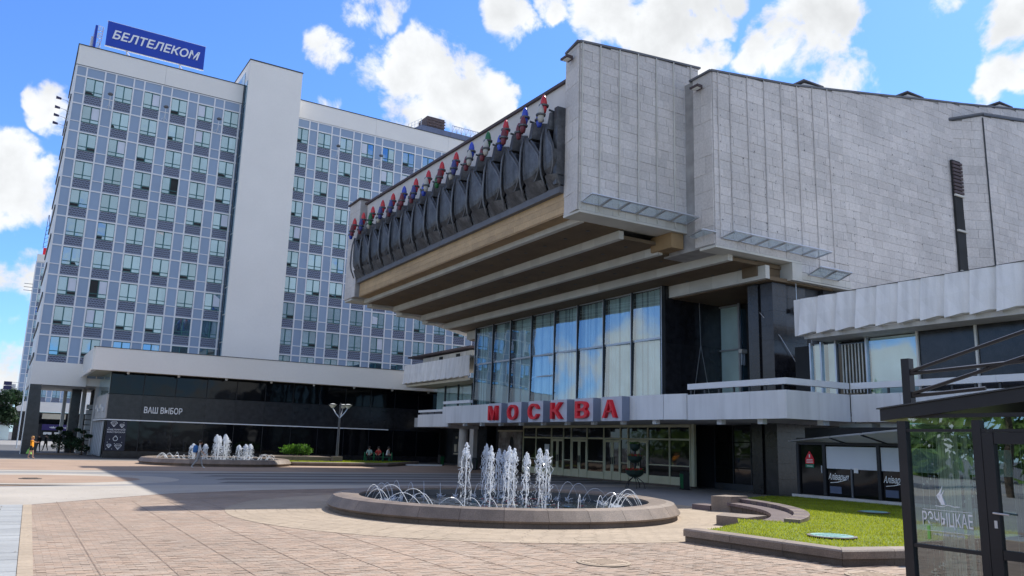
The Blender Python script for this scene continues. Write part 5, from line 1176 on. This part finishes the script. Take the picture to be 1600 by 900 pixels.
kp('wall_fill', 'black_metal', X + .0, X + .05, 2.4, 7.52, 2.665, 2.72); kp('side_wall', 'black_metal', X + .081, X + 3.0, 7.55, 7.63, .12, .85); MB().quad((X + .081, 7.58, .85), (X + 3, 7.58, .85), (X + 3, 7.58, 2.6), (X + .081, 7.58, 2.6)).build('side_pane', 'glass_kiosk', kk, KO)
kp('back_wall', 'dark_room', X + 3.0, X + 3.1, 2.4, 7.63, .12, 2.7)
net = MB(); yy = 6.5; x = X + .42
while yy < 7.4:
    w = rnd.uniform(.015, .05); nx_ = X + .42 + rnd.uniform(0, .04); 
    if rnd.random() < .9: net.quad((x, yy, .25), (x, yy, 2.44), (nx_, yy + w, 2.44), (nx_, yy + w, .25))
    yy += w + rnd.uniform(0, .012); x = nx_
net.build('net_curtain', 'curtain_w', kk, KO)
net2 = MB(); yy = 5.4
while yy < 6.3:
    w = rnd.uniform(.01, .03)
    if rnd.random() < .45: net2.quad((X + .5, yy, .25), (X + .5, yy, 2.42), (X + .52, yy + w, 2.42), (X + .52, yy + w, .25))
    yy += w + .01
net2.build('net_curtain', 'curtain_w', kk, KO)
fl_ = MB()
for k in range(46):                                        # string of small lights inside the pane
    y = 6.56 + .9 * ((k * 7) % 46) / 46; z = .4 + 1.9 * ((k * 13) % 46) / 46
    fl_.tube([(X + .2, y, z), (X + .2, y + .004, z + .03)], .009, 4)
for k in range(10): y = 6.6 + k * .095; fl_.tube([(X + .2, y, 2.44), (X + .205, y + .006, 1.4), (X + .2, y, .5)], .0022, 3)
for k in range(6):
    y, z = 6.65 + k * .14, .32 + .12 * ((k * 5) % 3)
    for a in range(5): fl_.tube([(X + .2, y, z), (X + .2, y + .06 * cos(a * 1.257), z + .06 * sin(a * 1.257))], .006, 3)
fl_.build('light_string', 'letter_white', kk, KO)
def klet(txt, w, h, y, z, bold, shear=0.0):
    o = link('lettering', text_fit(txt, w, h, 'letter_white', .001, bold, shear), kk, (X + .008 - KO[0], y - KO[1], z)); o.rotation_euler = R_WEST
klet('РЭЧЫЦКАЕ', .74, .235, 7.37, 1.09, .006); klet('гонар роднага краю', .46, .035, 7.22, .99, 0)
sw = MB()
sw.tube([(X + .008, 7.16, 1.41), (X + .008, 7.05, 1.40), (X + .008, 6.98, 1.43), (X + .008, 6.88, 1.41), (X + .008, 6.80, 1.415)], .006, 4)
for a, h in ((0, .26), (.02, .22), (.045, .17), (-.02, .2)): sw.tube([(X + .008, 7.03 + a * .5, 1.43), (X + .008, 7.08 + a, 1.5 + h * .3), (X + .008, 7.04 + a * 1.1, 1.43 + h)], [.014, .012, .003], 4)
sw.tube([(X + .008, 7.36, 1.35), (X + .008, 6.64, 1.35)], .004, 4).tube([(X + .008, 7.32, 1.055), (X + .008, 6.68, 1.055)], .004, 4); sw.build('bird_emblem', 'letter_white', kk, KO)
kp('green_sticker', 'bag_g', X + .006, X + .0075, 7.27, 7.31, .93, 1.12)
rl = MB(); rl.box(X - .04, X + .08, 7.40, 7.53, 2.86, 3.56); rl.build('roof_post', 'black_metal', kk, KO)
for a, b in ((((X, 7.42, 3.36)), (X, 4.0, 4.25)), ((X, 7.42, 3.33), (X, 5.3, 3.42)), ((X, 7.42, 3.02), (X, 4.9, 3.68)), ((X, 7.42, 2.99), (X, 6.3, 3.06)), ((X, 5.6, 3.60), (X, 4.6, 3.45))): MB().tube([a, b], .03, 5).build('roof_rail', 'black_metal', kk, KO)

# ------------------------------------------------------------------ street furniture
fs = thing('flower_stand', 'three-tier green bowl stand with red flowers in front of the entrance', 'flower stand', (28.02, 34.31, 0))
mb = MB()
for k in range(5):
    a = k * 2 * pi / 5 + .4; mb.tube([(.55 * cos(a), .55 * sin(a), 0), (.45 * cos(a), .45 * sin(a), .32), (.12 * cos(a), .12 * sin(a), .58)], .022, 5)
mb.tube([(0, 0, .5), (0, 0, 2.05)], .06, 6); mb.build('legs', 'black_metal', fs)
for z, R in ((.58, .52), (1.32, .40), (1.95, .30)):
    b_ = MB().lathe([(.06, z - .02), (R * .5, z + .02), (R * .88, z + .16), (R, z + .36), (R * .9, z + .34), (0, z + .25)], 20).build('bowl', 'bowl', fs, smooth=False)
    def fn(z=z, R=R):
        a = rnd.uniform(0, 6.28); q = R * .95 * sqrt(rnd.random()); return (q * cos(a), q * sin(a), z + .36 + rnd.uniform(0, .1)), (0, 0, 1)
    leaf_cloud(150 if z < 1 else 70, fn, .045, 'flower' if z < 1.5 else 'hedge', 'flowers', b_); leaf_cloud(80, fn, .05, 'hedge', 'foliage', b_)
def bin_(x, y, rz, label):
    t = thing('litter_bin', label, 'litter bin', (x, y, 0), rz, 'green litter bins')
    MB().hexa([(-.19, -.16, .08), (.19, -.16, .08), (.19, .16, .08), (-.19, .16, .08)], [(-.23, -.2, .82), (.23, -.2, .82), (.23, .2, .82), (-.23, .2, .82)]).build('body', 'green_bin', t)
    mb = MB().box(-.27, -.24, -.17, .17, 0, .95).box(.24, .27, -.17, .17, 0, .95).box(-.27, .27, -.17, -.13, .9, .95).box(-.27, .27, .13, .17, .9, .95).box(-.27, .27, -.2, .2, -.0, .06); mb.build('stand', 'black_metal', t)
    MB().hexa([(-.24, -.21, .82), (.24, -.21, .82), (.24, .21, .82), (-.24, .21, .82)], [(-.2, -.17, .92), (.2, -.17, .92), (.2, .17, .92), (-.2, .17, .92)]).build('lid', 'black_metal', t)
bin_(30.46, 33.13, 1.2, 'green litter bin beside the right end of the entrance glazing'); bin_(33.0, 68.4, .4, 'green litter bin below the dark picture board'); bin_(31.3, 58.6, .9, 'green litter bin behind the fountain jets left of the poster')

# raised bed with hedge, lamp post, bench; further kerb
bd = thing('raised_bed', 'low granite bed with lawn and a taller box for the hedge behind the farther fountain', 'planter', (21, 66, 0))
bo2 = (21, 66, 0)
kerb_run([(17.6, 62.6), (25.6, 62.9), (31.3, 69.5)], .45, -.01, .14, .3, bd, bo2, 1.3)
for x0, x1 in ((16.9, 18.6), (18.61, 20.3), (20.31, 22.0)): MB().box(x0, x1, 66.2, 70.3, 0, .62).build('hedge_box', 'granite', bd, bo2)
MB().box(21.8, 22.6, 65.6, 66.19, 0, .7).build('corner_block', 'granite', bd, bo2)
lp = [(17.7, 63.1), (25.4, 63.4), (30.6, 69.4), (18, 70)]
struct(MB().prism(lp, -.01, .22).build('far_lawn', 'soil')); grass('far_grass', lp, .22, 9000, .12)
def blobs(cx, cy, cz, rx, ry, rz_, n):
    L = []
    for _ in range(n):
        a, b = rnd.uniform(0, 6.28), rnd.uniform(-.2, 1); L.append((cx + rx * .6 * cos(a) * sqrt(rnd.random()), cy + ry * .6 * sin(a) * sqrt(rnd.random()), cz + rz_ * .55 * b, rnd.uniform(.28, .5)))
    def fn():
        x, y, z, s = rnd.choice(L); v = Vector((rnd.gauss(0, 1), rnd.gauss(0, 1), rnd.gauss(0, 1))).normalized(); d = rnd.uniform(.5, 1.05)
        return (x + v.x * rx * s * d, y + v.y * ry * s * d, z + v.z * rz_ * s * d), tuple(v)
    return fn
hg = thing('hedge', 'bright green clipped bush in the granite box behind the farther fountain', 'bush', (19.6, 68.4, .6))
leaf_cloud(3800, blobs(0, 0, .38, 1.5, 1.2, .74, 40), .075, 'hedge', 'foliage', hg); mb = MB()
for k in range(12): a = k * .52; mb.tube([(.3 * cos(a), .3 * sin(a), 0), (.9 * cos(a), .8 * sin(a), .6)], .02, 4)
mb.build('stems', 'bark', hg)
lm = thing('street_lamp', 'grey twin-pole street lamp with three curved arms in front of the black shop wall', 'street lamp', (23.03, 68.35, .22))
MB().tube([(-.07, 0, 0), (-.05, 0, 2.6), (-.03, 0, 4.9)], [.06, .05, .04], 8).tube([(.07, 0, 0), (.05, 0, 2.6), (.04, 0, 5.0)], [.06, .05, .04], 8).build('pole', 'grey_ledge', lm); MB().lathe([(0, -.05), (.2, -.05), (.16, .12), (0, .14)], 12).build('base', 'grey_ledge', lm)
for dx, dy in ((-.62, .2), (.62, -.2), (.42, .5)):
    MB().tube([(0, 0, 3.7), (dx * .55, dy * .55, 4.1), (dx, dy, 4.55)], [.05, .045, .035], 6).build('arm', 'alu', lm)
    h = MB().lathe([(0, 4.53), (.12, 4.55), (.20, 4.66), (.33, 4.78), (.33, 4.84), (.1, 4.92), (0, 4.92)], 14, (dx, dy, 0)).build('lamp_head', 'lamp_cover', lm); MB().lathe([(.34, 4.78), (.36, 4.8), (.34, 4.86)], 14, (dx, dy, 0)).build('lamp_rim', 'dark_metal', h)
gb = thing('green_bench', 'bench with round green arm hoops at the end of the far lawn', 'bench', (26.75, 68.3, .22), -.3)
for k in range(5): MB().box(-1.2, 1.2, -.22 + k * .1, -.14 + k * .1, .42, .46).build('seat_slat', 'green_bin', gb)
for x in (-1.15, -.35, .45, 1.2): MB().tube([(x, .42 * cos(a * pi / 8) - .02, .4 + .42 * sin(a * pi / 8)) for a in range(17)], .045, 5).build('hoop', 'green_bin', gb)
for x in (-1, 1): MB().box(x - .04, x + .04, -.2, .25, 0, .42).build('leg', 'green_bin', gb)
wk = thing('white_kerb', 'short white painted kerb on the dark paving left of the entrance', 'kerb', (30.3, 66.5, 0), -.06); 
for k in range(4): MB().box(-1.6 + k * .85, -.76 + k * .85, -.18, .18, 0, .14).build('kerb_stone', 'white_metal', wk)

# ------------------------------------------------------------------ people
def person(label, loc, rz, J, cols, hair=None, r_extra=1.0, group=None):
    """J: joint positions (x forward, y left, z up, metres); one skinned body, coloured by the nearest bone"""
    names = list(J); E_ = [('pelvis', 'belly'), ('belly', 'chest'), ('chest', 'neck'), ('neck', 'head'), ('head', 'crown')]
    for s in 'LR': E_ += [('chest', 'sh' + s), ('sh' + s, 'el' + s), ('el' + s, 'wr' + s), ('wr' + s, 'hd' + s), ('pelvis', 'hip' + s), ('hip' + s, 'kn' + s), ('kn' + s, 'an' + s), ('an' + s, 'toe' + s)]
    RR = {'pelvis': (.15, .11), 'belly': (.14, .10), 'chest': (.165, .115), 'neck': (.055, .055), 'head': (.085, .095), 'crown': (.07, .075), 'sh': (.065, .065), 'el': (.046, .046), 'wr': (.032, .032), 'hd': (.04, .022), 'hip': (.10, .10), 'kn': (.062, .062), 'an': (.042, .042), 'toe': (.042, .03)}
    me = bpy.data.meshes.new('person'); me.from_pydata([J[n] for n in names], [(names.index(a), names.index(b)) for a, b in E_], [])
    o = bpy.data.objects.new('person', me); C.objects.link(o)
    md = o.modifiers.new('skin', 'SKIN'); sv = me.skin_vertices[0].data
    for i, n in enumerate(names):
        k = n[:-1] if n[-1] in 'LR' else n; a, b = RR[k]; sv[i].radius = (a * r_extra, b * r_extra); sv[i].use_root = (n == 'pelvis')
    o.modifiers.new('sub', 'SUBSURF').levels = 2
    dg = bpy.context.evaluated_depsgraph_get(); new = bpy.data.meshes.new_from_object(o.evaluated_get(dg)); bpy.data.objects.remove(o); bpy.data.meshes.remove(me)
    new.name = 'person'; new.materials.clear()
    for k in ('skin', cols['top'], cols['legs'], cols['shoes']): new.materials.append(M[k])
    seg = []
    for a, b in E_:
        k = b[:-1] if b[-1] in 'LR' else b
        if k in ('head', 'crown', 'hd'): mi = 0
        elif k == 'wr': mi = 1 if cols.get('long') else 0
        elif k in ('belly', 'chest', 'neck', 'sh', 'el'): mi = 1
        elif k in ('hip', 'kn'): mi = 2
        elif k == 'an': mi = 0 if cols.get('shorts') else 2
        else: mi = 3
        seg.append((Vector(J[a]), Vector(J[b]), mi, k))
    for p in new.polygons:
        c = Vector(p.center); best = (9, 0)
        for a, b, mi, k in seg:
            d = b - a; t = max(0, min(1, (c - a).dot(d) / d.length_squared)); q = (c - a - d * t).length
            if q < best[0]:
                if k == 'el' and cols.get('sleeveless') and t > .3: mi = 0
                if k == 'kn' and cols.get('shorts') and t > .55: mi = 0
                if k == 'neck' and t > .8: mi = 0
                best = (q, mi)
        p.material_index = best[1]; p.use_smooth = True
    t = link('person', new, None, loc, rz); tag(t, label, 'person', group)
    if hair:
        h = Vector(J['head']); c = Vector(J['crown']); u = (c - h).normalized(); q = h + u * .07
        mb = MB(); n = 10; 
        for i in range(6):
            pass
        mb.lathe([(.0, .13), (.07, .115), (.105, .06), (.112, .0), (.10, -.06), (.085, -.05), (.09, .0), (.08, .06), (0, .1)], 12, (q.x - .018, q.y, q.z)); mb.build('hair', hair, t, smooth=True)
        f = MB(); fx, fz = J['head'][0] + .098, J['head'][2] + .02
        f.hexa([(fx - .03, -.014 + J['head'][1], fz - .03), (fx + .022, -.012 + J['head'][1], fz - .03), (fx + .022, .012 + J['head'][1], fz - .03), (fx - .03, .014 + J['head'][1], fz - .03)], [(fx - .03, -.008 + J['head'][1], fz + .03), (fx, -.006 + J['head'][1], fz + .03), (fx, .006 + J['head'][1], fz + .03), (fx - .03, .008 + J['head'][1], fz + .03)]); f.build('nose', 'skin', t)
        for s in (-1, 1): MB().box(fx - .014, fx - .002, J['head'][1] + s * .032 - .012, J['head'][1] + s * .032 + .012, fz + .028, fz + .042).build('eye', 'cloth_k', t)
        MB().box(fx - .016, fx - .002, J['head'][1] - .022, J['head'][1] + .022, fz - .062, fz - .052).build('mouth', 'cloth_r', t)
    # five fingers on each hand
    for s in 'LR':
        hd, wr = Vector(J['hd' + s]), Vector(J['wr' + s]); d = (hd - wr).normalized(); sd = Vector((1, 0, 0)) if abs(d.x) < .7 else Vector((0, 0, 1)); sd = (sd - d * sd.dot(d)).normalized()
        pd = d.cross(sd) * (.3 if s == 'L' else -.3)
        mb = MB()
        for k, L in enumerate((.068, .078, .072, .056)):
            b = hd + sd * (.027 - .018 * k); mb.tube([b - d * .01, b + d * L * .5, b + d * L * .9 + pd * L * .5], [.009, .0085, .006], 5)
        b = hd - d * .04 + sd * .03; mb.tube([b, b + sd * .03 + d * .025, b + sd * .035 + d * .055], [.011, .01, .007], 5)
        mb.build('fingers', 'skin', t)
    return t
def walk(st=.32, lean=.03, h=1.0, arm=.2, bend=.0):
    z = h
    return {'pelvis': (0, 0, .93 * z), 'belly': (.01, 0, 1.08 * z), 'chest': (lean, 0, 1.33 * z), 'neck': (lean + .01, 0, 1.49 * z), 'head': (lean + .03, 0, 1.60 * z), 'crown': (lean + .03, 0, 1.70 * z),
            'shL': (lean, .17, 1.41 * z), 'shR': (lean, -.17, 1.41 * z), 'elL': (lean - arm * .6, .22, 1.14 * z), 'elR': (lean + arm * .5, -.22, 1.14 * z), 'wrL': (lean - arm * .7, .23, .92 * z), 'wrR': (lean + arm * 1.4, -.2, .95 * z),
            'hdL': (lean - arm * .65, .23, .83 * z), 'hdR': (lean + arm * 1.75, -.2, .88 * z), 'hipL': (0, .09, .90 * z), 'hipR': (0, -.09, .90 * z), 'knL': (st * .62, .09, .50 * z), 'knR': (-st * .25, -.09, .49 * z),
            'anL': (st, .09, .09 * z), 'anR': (-st * 1.1, -.09, .13 * z), 'toeL': (st + .15, .10, .05 * z), 'toeR': (-st * 1.1 + .13, -.10, .045 * z)}
def sit(lean=.05):
    return {'pelvis': (0, 0, .52), 'belly': (.0, 0, .68), 'chest': (lean, 0, .92), 'neck': (lean + .02, 0, 1.07), 'head': (lean + .06, 0, 1.17), 'crown': (lean + .06, 0, 1.27), 'shL': (lean, .17, .99), 'shR': (lean, -.17, .99), 'elL': (.1, .24, .75), 'elR': (.1, -.24, .75),
            'wrL': (.32, .14, .64), 'wrR': (.32, -.14, .64), 'hdL': (.40, .1, .63), 'hdR': (.40, -.1, .63), 'hipL': (.03, .1, .5), 'hipR': (.03, -.1, .5), 'knL': (.46, .11, .52), 'knR': (.46, -.11, .52), 'anL': (.46, .11, .09), 'anR': (.44, -.11, .09), 'toeL': (.6, .12, .045), 'toeR': (.58, -.12, .045)}
PD = person('person in pale clothes walking right past the farther fountain with a blue backpack', (9.51, 55.5, .0), -.12, walk(.33), dict(top='cloth_w', legs='cloth_g', shoes='cloth_w', sleeveless=False), 'hair_d')
bp_ = thing('backpack', 'blue backpack on the back of the person walking past the farther fountain', 'backpack', (9.51, 55.5, 0), -.12)
MB().lathe([(0, 0), (.13, .02), (.16, .15), (.16, .34), (.12, .46), (0, .5)], 12).build('sack', 'cloth_b', bp_, smooth=True).location = (-.20, 0, .98)
MB().box(-.36, -.28, -.1, .1, 1.03, 1.22).build('pocket', 'cloth_b', bp_)
for s in (-1, 1): MB().tube([(-.14, s * .1, 1.02), (.12, s * .13, 1.2), (.1, s * .12, 1.42), (-.06, s * .1, 1.47), (-.16, s * .09, 1.4)], .02, 5).build('strap', 'cloth_k', bp_)
J = walk(.12, -.02, .93, .05); J['elR'] = (.26, -.25, 1.26); J['wrR'] = (.50, -.26, 1.22); J['hdR'] = (.59, -.26, 1.23); J['elL'] = (-.08, .25, 1.05); J['wrL'] = (-.14, .27, .84); J['hdL'] = (-.15, .27, .75)
OR = person('person in an orange top and black shorts reaching out an arm near the corner pillar', (.27, 70.7, .0), -.5, J, dict(top='orange', legs='cloth_k', shoes='skin', shorts=True), 'hair_o')
bg_ = thing('shopping_bag', 'light green bag held by the person in the orange top', 'bag', (.27 - .02, 70.7 + .35, .0), -.5); MB().hexa([(-.32, -.05, .38), (.05, -.05, .34), (.05, .12, .34), (-.32, .12, .38)], [(-.24, 0, .68), (-.08, 0, .72), (-.08, .06, .72), (-.24, .06, .68)]).build('sack', 'bag_g', bg_); MB().tube([(-.2, .03, .68), (-.14, .03, .80), (-.1, .03, .7)], .012, 4).build('handle', 'bag_g', bg_)
a_, b_ = 26.75, 68.3
for dx, c, lb in ((-.75, 'cloth_m', 'person in a mint top sitting at the left on the green bench'), (0.05, 'cloth_r', 'person in a red top sitting in the middle of the green bench'), (.8, 'cloth_w', 'person in a white shirt sitting at the right end of the green bench')):
    person(lb, (a_ + dx * cos(-.3), b_ + dx * sin(-.3), .22), -pi / 2 - .3 + rnd.uniform(-.3, .3) + (.9 if dx > .5 else 0), sit(.08), dict(top=c, legs='cloth_k', shoes='cloth_k'), 'hair_d')
for i, (x, y, rz, lb) in enumerate(((-.2, 92.0, 1.3, 'dark-clothed person walking at the far left edge'), (.9, 93.0, 1.9, 'dark-clothed person walking away, second from the left edge'), (1.6, 98.0, 2.2, 'dark-clothed person with a pale bag, third from the left edge'))):
    person(lb, (x, y, 0), rz, walk(.25, .02, .98, .12), dict(top='cloth_k', legs='cloth_k', shoes='cloth_k', long=True), 'hair_d' if i else 'hair_o')

# ------------------------------------------------------------------ shrubs by the passage, trees
def conifer(x, y, h, r, label):
    t = thing('clipped_conifer', label, 'conifer', hw(x, y), 0, 'clipped conifers in the passage')
    L = [(rnd.uniform(-.5, .5) * r, rnd.uniform(-.5, .5) * r, h * (.28 + .62 * k / 4), r * (.62 - .09 * k)) for k in range(5)]
    def fn():
        bx, by, bz, s = rnd.choice(L); v = Vector((rnd.gauss(0, 1), rnd.gauss(0, 1), rnd.gauss(0, .6))).normalized(); return (bx + v.x * s, by + v.y * s, bz + v.z * s * .55), tuple(v)
    leaf_cloud(1500, fn, .09, 'conifer', 'foliage', t); mb = MB().tube([(0, 0, 0), (.05, 0, h * .5), (0, .05, h * .95)], [.09, .07, .03], 6)
    for bx, by, bz, s in L: mb.tube([(0, 0, bz * .9), (bx, by, bz)], .035, 5)
    mb.build('trunk', 'bark', t)
conifer(4.9, 88.5, 2.6, 1.15, 'dark clipped conifer farthest left in the passage'); conifer(5.75, 86.2, 2.5, 1.0, 'middle dark clipped conifer in the passage'); conifer(6.5, 84.0, 2.3, .9, 'greener clipped conifer nearest the shop side')
def tree(x, y, h, r, label, n=7000, leaf=.16, mat='leaf'):
    t = thing('leafy_tree', label, 'tree', (x, y, 0), rnd.uniform(0, 6)); mb = MB(); mb.tube([(0, 0, 0), (.1, .05, h * .3), (0, .1, h * .55), (.15, 0, h * .8)], [.26, .2, .14, .05], 8); cl = []
    for k in range(14):
        a = k * 2.4; z = h * rnd.uniform(.38, .85); q = r * rnd.uniform(.35, .8) * (1.15 - abs(z / h - .6)); c = (q * cos(a), q * sin(a), z + h * .08); cl.append((c, rnd.uniform(.28, .45) * r))
        mb.tube([(0, .05, z * .8), (c[0] * .5, c[1] * .5, z), c], [.09, .06, .02], 5)
    mb.build('trunk', 'bark', t)
    def fn():
        c, s = rnd.choice(cl); v = Vector((rnd.gauss(0, 1), rnd.gauss(0, 1), rnd.gauss(0, .8))).normalized(); d = rnd.uniform(.45, 1.05); return (c[0] + v.x * s * d, c[1] + v.y * s * d, c[2] + v.z * s * d), tuple(v)
    leaf_cloud(n, fn, leaf, mat, 'crown', t)
tree(-4.6, 150, 8, 3.6, 'dark green tree at the far left edge behind the passers-by', 5000, .3, 'conifer')
tree(-11, 165, 9, 5, 'larger dark tree partly out of frame at the far left', 4000, .35, 'conifer')
for i, (x, y, h, r) in enumerate(((-24, 14, 12, 5.5), (-26, 26, 13, 6), (-25, 40, 12, 5.5), (-30, 4, 13, 6))): tree(x, y, h, r, ['leafy tree across the square, reflected in the kiosk panes', 'tall leafy tree reflected in the entrance glass', 'leafy tree far along the square, reflected in the door glass', 'broad leafy tree behind the viewer, reflected in the kiosk door'][i], 9000, .17)

def fn_far():
    k = rnd.random(); y = -40 + 190 * rnd.random(); h = 9 + 4 * sin(y * .31) + 2 * sin(y * 1.1 + 1); return (-62 + rnd.gauss(0, 3), y, h * rnd.random() ** .8), (1, 0, .3)
leaf_cloud(9000, fn_far, .9, 'leaf', 'far_trees', kind='stuff')

# antenna mast on the far tower, small bits lying on the paving
am = thing('antenna_mast', 'thin mast with a red foot on the roof of the far tower', 'antenna', hw(3.4, 196, 39), DEL)
MB().box(-.5, .5, -.5, .5, 0, 1.6).build('foot', 'red', am); mb = MB()
for dx in (-.6, .6): mb.tube([(dx, 0, 1.6), (dx * .1 - .3, 0, 9)], .08, 4)
for k in range(6): mb.tube([(-.6 + .05 * k, 0, 1.8 + k * .9), (.6 - .09 * k, 0, 2.6 + k * .9)], .05, 4)
mb.build('lattice', 'rust', am)
an = thing('side_antenna', 'small comb antenna on the left edge of the far tower', 'antenna', hw(1.95, 195, 31), DEL)
for k in range(3): MB().tube([(0, 0, k * .7), (-1.6, 0, k * .7)], .07, 4).build('rod', 'grey_ledge', an)
lt_ = MB()
for k in range(150):
    x, y = rnd.uniform(-1, 14), rnd.uniform(11, 34); a = rnd.uniform(0, 6.28); q = rnd.uniform(.012, .035)
    if hypot(x - FC[0], y - FC[1]) < 5.8 or (x > 13.0 and y < 15): continue
    lt_.quad((x - q * cos(a), y - q * sin(a), .03), (x + q * .5 * sin(a), y - q * .5 * cos(a), .034), (x + q * cos(a), y + q * sin(a), .03), (x - q * .5 * sin(a), y + q * .5 * cos(a), .036))
lt_.build('paving_litter', MAT('litter', (.42, .38, .30), .9, .5, 9, rand=.6), kind='stuff')
